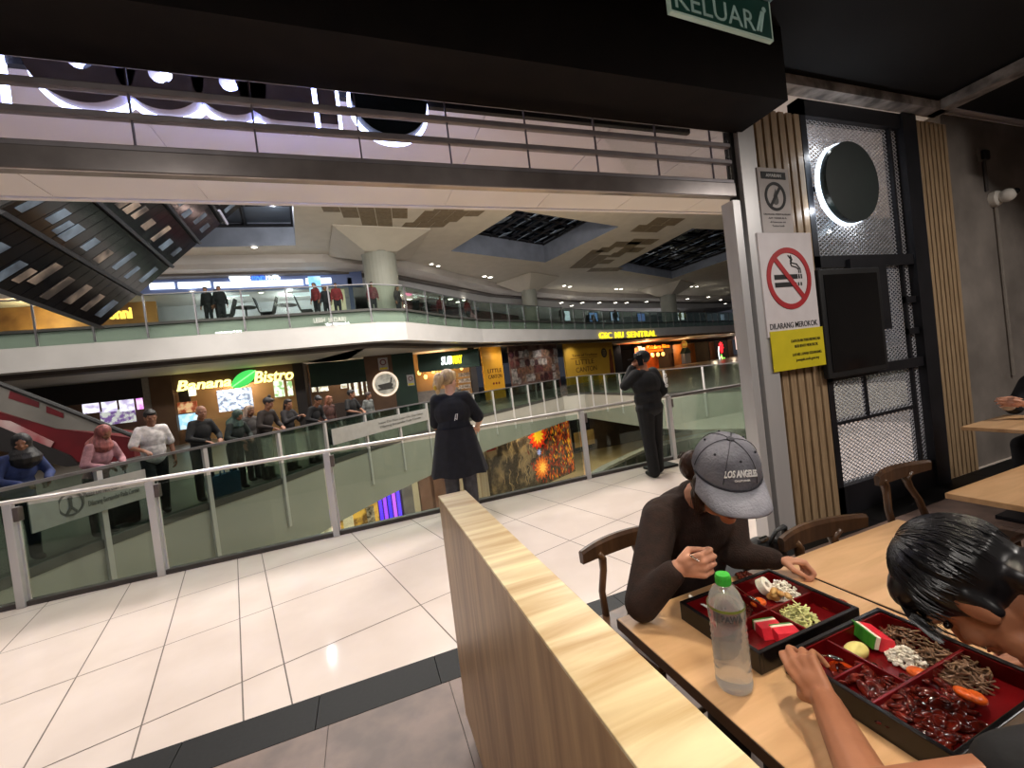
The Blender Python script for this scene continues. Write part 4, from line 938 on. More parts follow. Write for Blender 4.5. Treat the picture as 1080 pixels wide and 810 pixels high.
s0, za = U2.sz(434, 310); s1, _ = U2.sz(465, 313); _, zb = U2.sz(434, 303.5); text('lettering', 'EYELOUNGE', U2.M((s0+s1)/2, za-.05, .1), zb-za, glow('lounge_white', (230, 240, 240), 1.6), u2, .1, width=s1-s0, bold=.03)
panel(U2, (500, 313), (545, 328), .1, screen_mat('lounge_blue', (96, 110, 150), (60, 66, 84), .5, 1), 'screen', u2, -1.0)
shoplamp(U2, 3, 7.5, 40, (1, .7, .6), -.8)
# amber shop behind the tip of the upper escalator
am = thing('shop_unit', tuple(U1.at(US(60)[0], 5.2)), 'amber lit restaurant at the far left of the upper gallery', 'shop')
panel(U1, (-60, 300), (150, 345), .1, mat('amber_upper', (170, 130, 74), .6, c2=(96, 62, 36), scale=.5), 'back_wall', am, -2.0)
s0, za = US(112, 337); s1, _ = US(141, 335); _, zb = US(112, 325); text('lettering', 'fonni', U1.M((s0+s1)/2, za, .1), zb-za, glow('amber_letters', (255, 205, 90), 2), am, .1, width=s1-s0, bold=.03)
shoplamp(U1, US(20)[0], 7.2, 260, (1, .72, .38), -.6)
# small white lettering on the upper glass and on the capital
ug = thing('lettering_sign', tuple(atz(348, 340, 4.8)), 'small white lettering on the upper gallery glass below the blue poster', 'sign')
PU = Plane((-9, 19.75), (.9, 19.4)); 
for txt, xa, xb, ya, yb in (('LEBIH', 332, 344, 341.5, 336.5), ('BAIK', 347.5, 352, 341, 336), ('DARI', 353, 365.5, 340.5, 335.5)):
    s0, za = PU.sz(xa, ya); s1, _ = PU.sz(xb, ya); _, zb = PU.sz(xa, yb); text('lettering', txt, PU.M((s0+s1)/2, za, .26), zb-za, mat('glass_print', (205, 205, 195), .6), ug, .01, width=s1-s0, bold=.02)

# --- downlights
def downlight(p, label, group, r=.1):
    t = thing('downlight', tuple(p), label, 'light', group)
    m = MB(); m.lathe([(r, -.04), (r, 0)], 14, p); m.build('diffuser', glow('downlight_glow', (255, 248, 232), 9), t)
    m = MB(); m.frame(circ(p.x, p.y, r*1.4, 14), circ(p.x, p.y, r*1.0, 14), p.z-.05, p.z); m.build('trim_ring', white_paint, t)
for px, py in ((268, 260), (455, 278), (462, 280), (511, 291), (517, 292), (595, 301), (601, 302), (650, 304.5), (655, 304.5), (729, 302), (735, 302)):
    downlight(atz(px, py, CZ), 'small round downlight in the high pale ceiling over the void', 'downlights in the high ceiling', .13 if px < 480 else .18)
for px, py in ((203, 307), (240, 314), (275, 308), (306, 309), (421, 311), (432, 315), (475, 315), (483, 318), (490, 316), (592, 319), (603, 322), (614, 319), (632, 319), (649, 319), (661, 319), (682, 318), (725, 315), (747, 313), (760, 316), (765, 320)):
    downlight(atz(px, py, 8.15), 'small round downlight in the low ceiling of the upper gallery', 'downlights in the upper gallery', .12 if px < 400 else .2)
for px in (-3.4, -1.2, 1.0, 3.2, 5.4, -5.6, 7.6):
    p = V((px, 4.45, 3.85)); t = thing('downlight', tuple(p), 'round downlight in the soffit above the near walkway', 'light', 'downlights above the near walkway')
    m = MB(); m.frame(circ(p.x, p.y, .10, 20), circ(p.x, p.y, .075, 20), 3.835, 3.852); m.build('trim_ring', white_paint, t)

# --- escalators
es1 = thing('escalator', (-8, 12.5, 0), 'descending escalator with a red panelled side at the far left', 'escalator')
PE1 = Plane((0, 11.6), (1, 11.6))
def quadp(pl, pts, th_, mt, name, parent, out=0.0):
    m = MB(); m.M = pl.M(0, 0); m.prism([pl.sz(*p) for p in pts], out-th_, out); return m.build(name, mt, parent)
redp = mat('escalator_red', (92, 14, 22), .4, c2=(72, 10, 16), scale=1.5)
quadp(PE1, [(-60, 447), (-60, 418), (60, 452), (140, 462), (142, 482), (100, 492)], 1.1, redp, 'truss', es1)
quadp(PE1, [(-60, 415), (-60, 388), (0, 404), (140, 458), (60, 452)], .03, mat('balustrade_panel', (112, 108, 102), .3, c2=(96, 92, 86), scale=1), 'balustrade', es1, .02)
quadp(PE1, [(12, 412), (42, 424), (42, 430), (10, 420)], .01, redp, 'red_lettering_block', es1, .035); quadp(PE1, [(50, 428), (68, 436), (68, 441), (50, 435)], .01, redp, 'red_lettering_block', es1, .035)
quadp(PE1, [(-60, 436), (12, 444), (58, 466), (52, 476), (0, 462), (-60, 450)], .02, mat('truss_panel', (176, 162, 158), .3, c2=(140, 70, 74), scale=1.2), 'printed_panel', es1, .04)
m = MB(); m.tube([PE1.at(*PE1.sz(x, y), .05) for x, y in ((-60, 380), (0, 404), (60, 427), (140, 459), (152, 466))], .05, 8); m.build('handrail', black_m, es1)
quadp(PE1, [(-60, 460), (-60, 452), (0, 449), (75, 480), (85, 490), (72, 492)], 1.2, mat('truss_edge', (26, 22, 22), .5), 'lower_edge', es1, .06)

es2 = thing('escalator', tuple(aty(105, 345, 13)), 'underside of a rising escalator clad in dark mirror panels at the upper left', 'escalator')
T0 = aty(105, 345, 13); R0 = aty(270, 204, 18.2); L0 = aty(-30, 296, 9.2)
D1 = R0-T0; W1 = L0-T0; N1 = D1.cross(W1).normalized()
if N1.z > 0: N1 = -N1                            # downwards
def ep(u, v, o=0.0): return T0+D1*u+W1*v+N1*o
def slab(mb, u0, u1, v0, v1, o0, o1):
    q = [ep(u0, v0, o0), ep(u1, v0, o0), ep(u1, v1, o0), ep(u0, v1, o0), ep(u0, v0, o1), ep(u1, v0, o1), ep(u1, v1, o1), ep(u0, v1, o1)]
    mb.add(q, [(3, 2, 1, 0), (4, 5, 6, 7), (0, 1, 5, 4), (1, 2, 6, 5), (2, 3, 7, 6), (3, 0, 4, 7)])
UM, VM = .87, 1.3
m = MB(); slab(m, 0, UM, 0, VM, -.7, -.04); m.build('truss', mat('truss_black', (14, 15, 18), .5), es2)
mir = mat('mirror_cladding', (17, 19, 25), .14, .5, c2=(11, 12, 17), scale=.7); refl_cool = mat('reflection_cool', (112, 128, 146), .35, .2, c2=(40, 47, 58), scale=1.6); refl_warm = mat('reflection_warm', (158, 140, 126), .35, .2, c2=(52, 46, 44), scale=1.6)
rnd = random.Random(11); NL = 16; du = UM/5; dv = VM/NL
for i in range(5):
    for j in range(NL):
        u0 = i*du; v0 = j*dv
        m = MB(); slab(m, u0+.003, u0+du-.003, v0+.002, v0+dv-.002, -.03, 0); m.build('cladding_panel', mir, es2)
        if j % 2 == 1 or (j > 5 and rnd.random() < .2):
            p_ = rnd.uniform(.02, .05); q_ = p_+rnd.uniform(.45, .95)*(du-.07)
            m = MB(); slab(m, u0+p_, u0+q_, v0+dv*.1, v0+dv*rnd.uniform(.6, .95), 0, .012); m.build('painted_reflection', refl_warm if (i < 3 and 2 < j < 12 and rnd.random() < .75) else refl_cool, es2)  # pale strips paint the reflections seen in the dark cladding
for i in range(6):
    m = MB(); slab(m, i*du-.006, i*du+.006, 0, VM, 0, .08); m.build('rib', mat('rib_grey', (40, 42, 48), .4, .4), es2)
m = MB(); slab(m, .70, .712, -.02, .25, .08, .14); m.build('pale_strut', mat('strut_pale', (165, 165, 185), .4), es2)

# --- lower storey things
p0 = atz(522, 534, LZ); p1 = atz(607, 497, LZ); PB = Plane(p0, p1); LB = (V((p1.x-p0.x, p1.y-p0.y, 0))).length
bb = thing('billboard', tuple((p0+p1)/2), 'large backlit billboard with orange flowers on the lower storey', 'billboard')
pzone(PB, 0, LB, LZ, LZ+3.9, .3, mat('billboard_picture', (46, 34, 26), .4, c2=(120, 96, 70), scale=1.6, emit=.55, detail=8, lo=.45, hi=.62), 'picture_panel', bb)
rnd = random.Random(21)
for c_, n_, lo_ in (((150, 34, 14), 170, .42), ((206, 92, 22), 150, .5), ((232, 164, 40), 60, .66), ((90, 26, 14), 120, .4)):
    m = MB(); m.M = PB.M(0, LZ, .0)
    for i in range(n_):
        x = LB*(lo_+(.985-lo_)*rnd.random()**.6); y = rnd.uniform(.15, 3.8); a_ = rnd.uniform(.9, 2.2); r_ = rnd.uniform(.08, .22)
        dx_, dy_ = math.cos(a_)*r_, math.sin(a_)*r_; m.prism([(x-dx_, y-dy_), (x+dy_*.3, y-dx_*.3), (x+dx_, y+dy_), (x-dy_*.3, y+dx_*.3)], .001, .004+.006*rnd.random())
    m.build('leaves', glow('ember_%d' % c_[0], c_, .8), bb)
def flower(s, z, R, rings, nm):
    for k, (r_, n_, c_) in enumerate(rings):
        m = MB(); m.M = PB.M(s, z, .04+.03*k)
        for i in range(n_):
            a = 2*math.pi*i/n_+k*.3; ca_, sa_ = math.cos(a), math.sin(a); rr = R*r_
            pts = [(0, 0), (rr*.55, -rr*.17), (rr*.85, -rr*.1), (rr, 0), (rr*.85, rr*.1), (rr*.55, rr*.17)]
            m.prism([(x*ca_-y*sa_, x*sa_+y*ca_) for x, y in pts], 0.0005*i, .02+0.0005*i)
        m.build(nm, glow('petal_%d_%d_%d' % c_, c_, .95), bb)
s, z = PB.sz(566, 459); flower(s, z, .85, ((1, 14, (205, 36, 20)), (.85, 13, (230, 80, 24)), (.6, 10, (245, 190, 40))), 'flower_petals')
s, z = PB.sz(571, 493); flower(s, z, .72, ((1, 14, (190, 84, 24)), (.75, 12, (226, 128, 44)), (.45, 9, (245, 190, 80))), 'flower_petals')
s, z = PB.sz(568, 477); flower(s, z, .2, ((1, 7, (150, 160, 220)),), 'small_flower')
s, z = PB.sz(549, 522); flower(s, z, .28, ((1, 7, (120, 110, 120)),), 'small_flower')
m = MB(); rnd = random.Random(3)
m.M = PB.M(0, LZ, .0)
for i in range(38):
    x = rnd.uniform(.05, .55)*LB; y = rnd.uniform(.2, 3.6); pts = [(x+.22*math.sin(q_*1.3+i)*q_/4, y+.16*q_) for q_ in range(5)]; stroke(m, pts, .03, .003, .012)
m.build('stems', glow('stem_pale', (150, 122, 88), .5), bb)
pw = pzone(PB, -2.0, -.15, LZ, LZ+3.9, .3, mat('column_cream', (196, 182, 168), .5, c2=(150, 130, 118), scale=1, stretch=(8, 8, .2)), 'side_panel', bb, -.1)
panel(PB, (512, 469), (522, 474), .1, mat('red_tag', (150, 24, 30), .5), 'red_tag', bb, .1)
LWp = Plane((0, 22.3), (1, 22.3))
def lowbox(pa, pb, label, nm, cat, mt, z1=-1.4, th_=.3, pl=LWp, z0=LZ):
    s0, s1 = pl.sz(pa, 530)[0], pl.sz(pb, 530)[0]; t = thing(nm, tuple(pl.at((s0+s1)/2, z0)), label, cat); pzone(pl, s0, s1, z0, z1, th_, mt, 'panel', t); return t, s0, s1
t, s0, s1 = lowbox(398, 424, 'purple and blue lit column display on the lower storey', 'light_display', 'display', mat('violet_back', (60, 30, 120), .5))
for i in range(5):
    c_ = ((90, 50, 255), (160, 70, 255), (70, 50, 240), (190, 90, 255), (90, 60, 255))[i]
    pzone(LWp, s0+(s1-s0)*(.04+.19*i), s0+(s1-s0)*(.18+.19*i), LZ, -1.4, .1, glow('violet_%d' % i, c_, 1.5), 'light_tube', t, .1)
t, s0, s1 = lowbox(425, 443, 'grey shopfront between the violet display and the pink doors', 'shopfront', 'shop', mat('grey_front', (110, 110, 122), .4, c2=(150, 150, 160), scale=1))
pzone(LWp, s1-.3, s1, LZ, -1.4, .2, white_paint, 'frame', t, .05)
t, s0, s1 = lowbox(443, 516, 'shopfront with pinkish panelled doors behind the blond woman', 'shopfront', 'shop', mat('pink_front', (112, 84, 84), .5, c2=(92, 66, 66), scale=1))
for i in range(5): pzone(LWp, s0+(s1-s0)*(i/5)+.08, s0+(s1-s0)*((i+1)/5)-.08, LZ+.2, -2.6, .05, mat('pink_door', (150, 116, 112), .4, c2=(120, 88, 86), scale=1.2), 'door', t, .06)
for i in range(5): pzone(LWp, s0+(s1-s0)*(i/5)+.08, s0+(s1-s0)*((i+1)/5)-.08, -2.5, -1.5, .05, mat('pink_transom', (136, 104, 102), .4), 'transom', t, .06)
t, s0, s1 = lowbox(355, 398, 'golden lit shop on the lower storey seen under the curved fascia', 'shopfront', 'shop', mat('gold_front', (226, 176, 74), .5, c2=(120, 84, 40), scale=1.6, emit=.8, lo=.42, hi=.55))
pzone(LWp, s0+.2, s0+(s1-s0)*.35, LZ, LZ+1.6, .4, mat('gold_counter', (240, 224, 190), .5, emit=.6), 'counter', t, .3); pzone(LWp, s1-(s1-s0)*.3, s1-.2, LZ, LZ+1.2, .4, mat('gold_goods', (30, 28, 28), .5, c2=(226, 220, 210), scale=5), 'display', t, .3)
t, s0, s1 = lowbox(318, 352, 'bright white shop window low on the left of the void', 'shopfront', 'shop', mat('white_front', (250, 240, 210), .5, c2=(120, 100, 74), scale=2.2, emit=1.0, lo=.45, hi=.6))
pzone(LWp, s0, s1, -2.4, -1.4, .2, white_paint, 'header', t, .1)
LS = Plane((14, 29.4), (15, 29.6))
s0, s1, z0, z1 = LS.rect((600, 453), (642, 482)); t = thing('shopfront', tuple(LS.at((s0+s1)/2, LZ)), 'black headed shop with white script behind the billboard', 'shop')
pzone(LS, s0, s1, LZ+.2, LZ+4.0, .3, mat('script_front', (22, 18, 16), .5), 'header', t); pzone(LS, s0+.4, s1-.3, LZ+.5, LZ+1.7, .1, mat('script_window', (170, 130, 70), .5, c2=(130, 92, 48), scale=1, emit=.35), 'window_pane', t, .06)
sa_, za = LS.sz(606, 467); sb_, _ = LS.sz(634, 464); _, zb = LS.sz(606, 461); text('lettering', 'Companion', LS.M((sa_+sb_)/2, za-.1, .02), (zb-za)*.9, glow('script_white', (235, 232, 225), .9), t, .03, width=sb_-sa_, shear=.3)
lo2 = [atz(*p, LZ+1.05) for p in ((612, 512), (640, 493), (665, 481), (690, 470), (720, 463), (775, 452))]
curved_poly = [(p.x, p.y) for p in lo2]
t = thing('glass_railing', (lo2[2].x, lo2[2].y, LZ), 'pale topped curved railing on the lower storey behind the guard', 'railing')
m = MB(); m.sweep(curved_poly, [(-.1, LZ+.95), (-.1, LZ+1.1), (.4, LZ+1.1), (.4, LZ+.95)]); m.build('handrail', mat('low_rail', (176, 174, 166), .4), t)
m = MB(); m.sweep(curved_poly, [(0, LZ), (0, LZ+.95), (.03, LZ+.95), (.03, LZ)]); m.build('glass_panel', mat('low_glass', (84, 92, 92), .15, c2=(70, 78, 78), scale=1), t)
for k in range(1, 12):
    p, d = arc(curved_poly, k*plen(curved_poly)/12); m = MB(); m.box((p.x-.06, p.y-.12, LZ), (p.x+.06, p.y-.02, LZ+1)); m.build('post', alu_m, t)
for (x, y, p, c) in ((3.5, 18.6, 500, WARM), (8.5, 22.2, 420, WARM), (-1, 15, 420, WARM), (1, 19.5, 420, WARM), (15.5, 24, 600, WARM), (14.5, 15, 300, WARM)): lamp('lower_lamp', 'SPOT', (x, y, -1.5), p, c, size=.15, target=(x, y+.3, -5.3), angle=150, blend=.6)
for q_ in (2.0, 7.0, 12.0, 16.5): a_ = LH.at(q_, 3.7, 1.3); lamp('hoarding_fill', 'SPOT', a_, 330, NEUT, size=.08, target=LH.at(q_, 1.2, 0), angle=120, blend=.9)  # added spots without fixtures, brightening the hoardings
# lights under the upper gallery over the opposite walkway
for (x, y) in ((-9, 22.5), (-4, 23), (1, 23.5), (8, 29), (16, 34), (28, 41)): lamp('walkway_lamp', 'SPOT', (x, y, 3.7), 130, NEUT, size=.08, target=(x, y+.01, 0), angle=130, blend=1)
for (x, y, p) in ((4.5, 31, 160), (11, 37, 260), (19, 41, 320), (29, 45.5, 420), (40, 49, 420)): lamp('upper_lamp', 'SPOT', (x, y, 8.1), p*1.6, COOL, size=.12, target=(x, y+.01, 5.2), angle=160, blend=.5)
# lit screens on stands among the far seats of the upper gallery
for k_, (px, bk, w_, c_, lb) in enumerate(((598, 3, 1.0, (210, 225, 235), 'white lit screen left of the middle gallery'), (626, 3.5, 1.4, (110, 140, 190), 'blue lit screen above the yellow block lettering'), (648, 3, 1.5, (150, 170, 200), 'pale blue screen above the middle of the lettering'), (676, 3.5, 1.6, (90, 110, 160), 'dim blue screen left of the far column'), (718, 3, 1.6, (235, 238, 240), 'bright white screen right of the far column'), (762, 4, 1.4, (120, 130, 150), 'grey blue screen at the far right of the gallery'))):
    best = None
    for q_ in range(0, int(LF*6)):
        p_, d_ = arc(F, q_/6); n_ = V((-d_.y, d_.x)); w2_ = p_+n_*bk; e_ = V((w2_.x, w2_.y, 6.2))-EYEP
        if e_.dot(CF) < 1: continue
        X_ = IW/2+FPX*e_.dot(CR)/e_.dot(CF)
        if best is None or abs(X_-px) < best[0]: best = (abs(X_-px), w2_, d_)
    _, w2_, d_ = best; t = thing('display_screen', (w2_.x, w2_.y, 5.2), lb, 'screen', None, math.atan2(d_.y, d_.x))
    m = MB(); m.box((-w_/2, -.05, .7), (w_/2, .05, 1.7)); m.build('casing', black_m, t, world=False)
    m = MB(); m.box((-w_/2+.05, -.06, .75), (w_/2-.05, -.05, 1.65)); m.build('panel', glow('gallery_screen_%d' % k_, c_, .9), t, world=False)
    m = MB(); m.box((-.05, -.04, 0), (.05, .04, .7)); m.box((-.3, -.2, 0), (.3, .2, .04)); m.build('stand', black_m, t, world=False)

# ================================================================== RESTAURANT FURNITURE
# low divider in front of the camera
dv = thing('divider', (0.325, 0.2, 0), 'low wood divider with a striped pale top running from the lower right towards the mall', 'divider')
DX0, DX1, DY0, DY1 = 0.262, 0.388, -1.2, 1.885
wd_side = wood_mat('divider_side', (190, 152, 108), (146, 110, 74), axis=2, scale=2.6, rough=.4, freq=9)
wd_top = wood_mat('divider_top', (236, 220, 178), (186, 150, 102), axis=0, scale=2.2, rough=.32, freq=9)
MB().bbox((DX0, DY0, .10), (DX1, DY1, 1.092), .003).build('body', wd_side, dv)
MB().bbox((DX0-.001, DY0, 1.092), (DX1+.001, DY1+.001, 1.10), .0015).build('top', wd_top, dv)
MB().box((DX0+.02, DY0, 0), (DX1-.02, DY1-.03, .10)).build('plinth', black_m, dv)
# ledge with dark items behind the divider (bench back between divider and table)
tw = wood_mat('table_laminate', (216, 174, 130), (188, 146, 102), axis=0, scale=2.4, rough=.35, freq=7)
twd = mat('table_edge', (60, 40, 28), .5, c2=(50, 33, 23), scale=10)
def table(x0, x1, y0, y1, label, cat='table', group=None, pale=False):
    t = thing('dining_table', ((x0+x1)/2, (y0+y1)/2, 0), label, cat, group)
    MB().bbox((x0+.003, y0, .722), (x1-.003, y1, .75), .003).build('tabletop', tw, t)
    if not pale: MB().box((x0+.001, y0-.001, .716), (x1-.001, y1+.001, .722)).box((x0+.0005, y0, .718), (x0+.003, y1, .748)).build('edge_band', twd, t)
    MB().bbox((x0+.32, y0+.25, .03), (x0+.40, y0+.33+.02, .716), .004).build('pedestal', darkmetal, t)
    MB().bbox((x0+.12, y0+.1, 0), (x1-.12, y1-.1, .032), .004).build('base', darkmetal, t); MB().bbox((x0+.2, y0+.2, .69), (x1-.2, y1-.2, .716), .003).build('bracket_plate', darkmetal, t)
table(.70, 1.425, .38, 1.21, 'wooden table with two lunch boxes and the water bottle')
table(1.43, 2.17, .38, 1.19, 'bare wooden table joined to the right of the lunch box table')
table(2.66, 3.50, .45, 1.25, 'lit wooden table at the right edge with an empty top', pale=True)
table(4.45, 5.12, 1.2, 1.95, 'far wooden table by the grey wall in front of the clasped hands', pale=True)
cw = wood_mat('chair_wood', (96, 66, 42), (64, 42, 26), axis=2, scale=3, rough=.35, freq=6)
def make_chair(loc, rz, label):
    t = thing('dining_chair', loc, label, 'chair', None, rz)      # faces -y, its back at +y
    B = dict(parent=t, world=False)
    m = MB(); m.bbox((-.21, -.20, .435), (.21, .20, .465), .012); m.build('seat', cw, **B)
    for sx in (-1, 1):
        m = MB(); m.tube([(sx*.18, -.17, .435), (sx*.195, -.19, 0)], [.019, .014], 8); m.build('leg', cw, smooth=True, **B)
        m = MB(); m.tube([(sx*.17, .24, .0), (sx*.165, .19, .44)], [.014, .02], 8); m.build('leg', cw, smooth=True, **B)
        m = MB(); m.tube([(sx*.155, .18, .45), (sx*.145, .205, .56), (sx*.11, .225, .64), (sx*.10, .235, .69), (sx*.13, .235, .725)], [.022, .021, .022, .026, .03], 8, flat=.6); m.build('splat', cw, smooth=True, **B)
    pts = []; n = 14
    m = MB(); vs = []; fs = []
    for i in range(n+1):
        u = -1+2*i/n; x = u*.245; y = .245-.055*u*u; hh = .028+.014*(1-u*u); zc = .742+.012*u*u
        for (dy, dz) in ((-.013, -hh), (.013, -hh), (.016, hh*.6), (.008, hh), (-.008, hh), (-.016, hh*.6)): vs.append((x, y+dy, zc+dz))
    for i in range(n):
        for k in range(6): fs.append((i*6+k, i*6+(k+1) % 6, (i+1)*6+(k+1) % 6, (i+1)*6+k))
    fs += [tuple(range(6)), tuple(range(n*6, n*6+6))]
    m.add(vs, fs); m.build('back_rail', cw, smooth=False, **B)
    m = MB(); m.tube([(-.185, -.18, .2), (.185, -.18, .2)], .011, 8); m.tube([(-.17, .22, .2), (.17, .22, .2)], .011, 8); m.build('stretcher', cw, smooth=True, **B)
    return t
make_chair((1.085, 1.50, 0), .10, 'dark wooden chair the woman in the grey cap sits on')
make_chair((1.80, 1.08, 0), -.06, 'dark wooden chair pushed up to the bare table right of the capped woman')
A = atz(918, 505, .76); Bp = atz(973, 488, .76); d = Bp-A
make_chair(((A.x+Bp.x)/2-.0, (A.y+Bp.y)/2-.22, 0), math.atan2(d.y, d.x), 'dark wooden chair standing before the mesh window with an empty seat')
make_chair((4.8, .93, 0), math.pi, 'dark chair in the shade under the far table by the grey wall')
# shoulder bag hanging on the second chair
bg_ = thing('shoulder_bag', (1.62, 1.36, .50), 'black bag hanging on the chair beside the capped woman', 'bag')
bm_ = mat('bag_black', (20, 20, 22), .45, c2=(28, 28, 31), scale=12)
m = MB(); m.ell((1.60, 1.40, .62), (.13, .06, .12)); m.ell((1.55, 1.38, .70), (.08, .05, .06)); m.ell((1.66, 1.41, .56), (.11, .06, .1)); m.build('body', bm_, bg_, remesh=.012, blur=3)
m = MB(); m.tube([(1.56, 1.36, .70), (1.60, 1.33, .79), (1.66, 1.335, .795), (1.70, 1.38, .70)], .013, 8, flat=.5); m.build('strap', bm_, bg_, smooth=True)
m = MB(); m.tube([(1.52, 1.35, .76), (1.56, 1.345, .765)], .012, 8); m.build('buckle', chrome, bg_)

# ================================================================== PEOPLE
skin_a = mat('skin_light', (206, 150, 122), .5, c2=(192, 134, 108), scale=9, bump=.04); skin_b = mat('skin_tan', (172, 116, 86), .5, c2=(154, 100, 72), scale=9, bump=.04); skin_c = mat('skin_pale', (220, 172, 146), .5, c2=(206, 156, 130), scale=9)
skin_d = mat('skin_dim', (134, 92, 70), .55, c2=(118, 80, 60), scale=9)
eye_m = mat('eye_dark', (24, 18, 16), .2); lip_m = mat('lip', (150, 74, 66), .45)
def frame_m(o, F, U):
    F = V(F).normalized(); X = F.cross(V(U)).normalized(); U = X.cross(F)
    return Mx(((X.x, F.x, U.x, o[0]), (X.y, F.y, U.y, o[1]), (X.z, F.z, U.z, o[2]), (0, 0, 0, 1)))
def head_caps(mb, M, k=1.0):
    sv = mb.M; mb.M = sv @ M @ Mx.Scale(k, 4)
    mb.ell((0, -.012, .03), (.076, .096, .088)); mb.ell((0, .018, -.03), (.061, .074, .086)); mb.cap((-.028, .03, -.075), (.028, .03, -.075), .036, .036)
    mb.ell((0, .068, -.098), (.024, .02, .018)); mb.cap((0, .086, .012), (0, .104, -.026), .009, .013); mb.ell((-.012, .092, -.03), (.009, .01, .008)); mb.ell((.012, .092, -.03), (.009, .01, .008))
    mb.cap((-.036, .079, .024), (.036, .079, .024), .012, .012); mb.ell((-.04, .06, -.03), (.022, .022, .022)); mb.ell((.04, .06, -.03), (.022, .022, .022)); mb.ell((0, .082, -.06), (.026, .014, .014))
    for sx in (-1, 1): mb.ell((sx*.077, -.008, -.012), (.011, .02, .032))
    mb.M = sv
def face_parts(parent, M, k=1.0, world=True, brows=(30, 22, 18)):
    M = M @ Mx.Scale(k, 4)
    for sx in (-1, 1):
        e = MB(); e.M = M; e.ell((sx*.032, .079, .004), (.012, .008, .007), 12, 8); e.build('eye', eye_m, parent, world=world, smooth=True)
        e = MB(); e.M = M; e.tube([(sx*.014, .092, .026), (sx*.034, .090, .032), (sx*.052, .078, .025)], [.003, .004, .002], 6); e.build('eyebrow', mat('brow_%d' % brows[0], brows, .7), parent, world=world)
    e = MB(); e.M = M; e.ell((0, .092, -.056), (.022, .007, .0045), 12, 8); e.ell((0, .091, -.066), (.018, .007, .0055), 12, 8); e.build('lips', lip_m, parent, world=world, smooth=True)
def hand_caps(mb, w, d, n, side, curl=(.5, .7, .5), thumb=.5, k=1.0, spread=.06, each=None):
    # w wrist, d towards the fingers, n out of the palm, side=+1 when the thumb lies at n x d
    w = V(w); d = V(d).normalized(); n = V(n); n = (n-d*n.dot(d)).normalized(); L = n.cross(d)*side
    kn = []
    for i, off in enumerate((.030, .010, -.010, -.029)):
        base = w+d*(.012*k)+L*off*.55*k; kk = w+d*((.088, .092, .087, .078)[i]*k)+L*off*k; mb.cap(base, kk, .012*k, .0105*k, 10); kn.append(kk)
    mb.ell(w+d*.045*k, (.026*k, .026*k, .016*k), R=Mx((L, d, n)).transposed())
    for i, kk in enumerate(kn):
        c = each[i] if each else curl; l = [(.042, .026, .021), (.046, .029, .022), (.042, .027, .021), (.034, .021, .018)][i]
        dd = (d+L*spread*(1.5-i)).normalized(); p = kk; ang = 0; r = [.0088, .0082, .0075, .0066]
        for j in range(3):
            ang += c[j]; v = dd*math.cos(ang)+n*math.sin(ang); q = p+v*l[j]*k; mb.cap(p, q, r[j]*k, r[j+1]*k, 10); p = q
    p = w+d*.022*k+L*.022*k; v = (d*.55+L*(.75-.35*thumb)+n*(.25+.5*thumb)).normalized(); q = p+v*.042*k; mb.cap(p, q, .0135*k, .011*k, 10)
    v2 = (d*.85+L*(.25-.7*thumb)+n*(.2+.45*thumb)).normalized(); q2 = q+v2*.034*k; mb.cap(q, q2, .0105*k, .009*k, 10); mb.cap(q2, q2+(v2*.8-L*.3*thumb).normalized()*.026*k, .009*k, .0075*k, 10)
def chain(mb, pts, rs, n=12):
    for i in range(len(pts)-1): mb.cap(pts[i], pts[i+1], rs[i], rs[i+1], n)

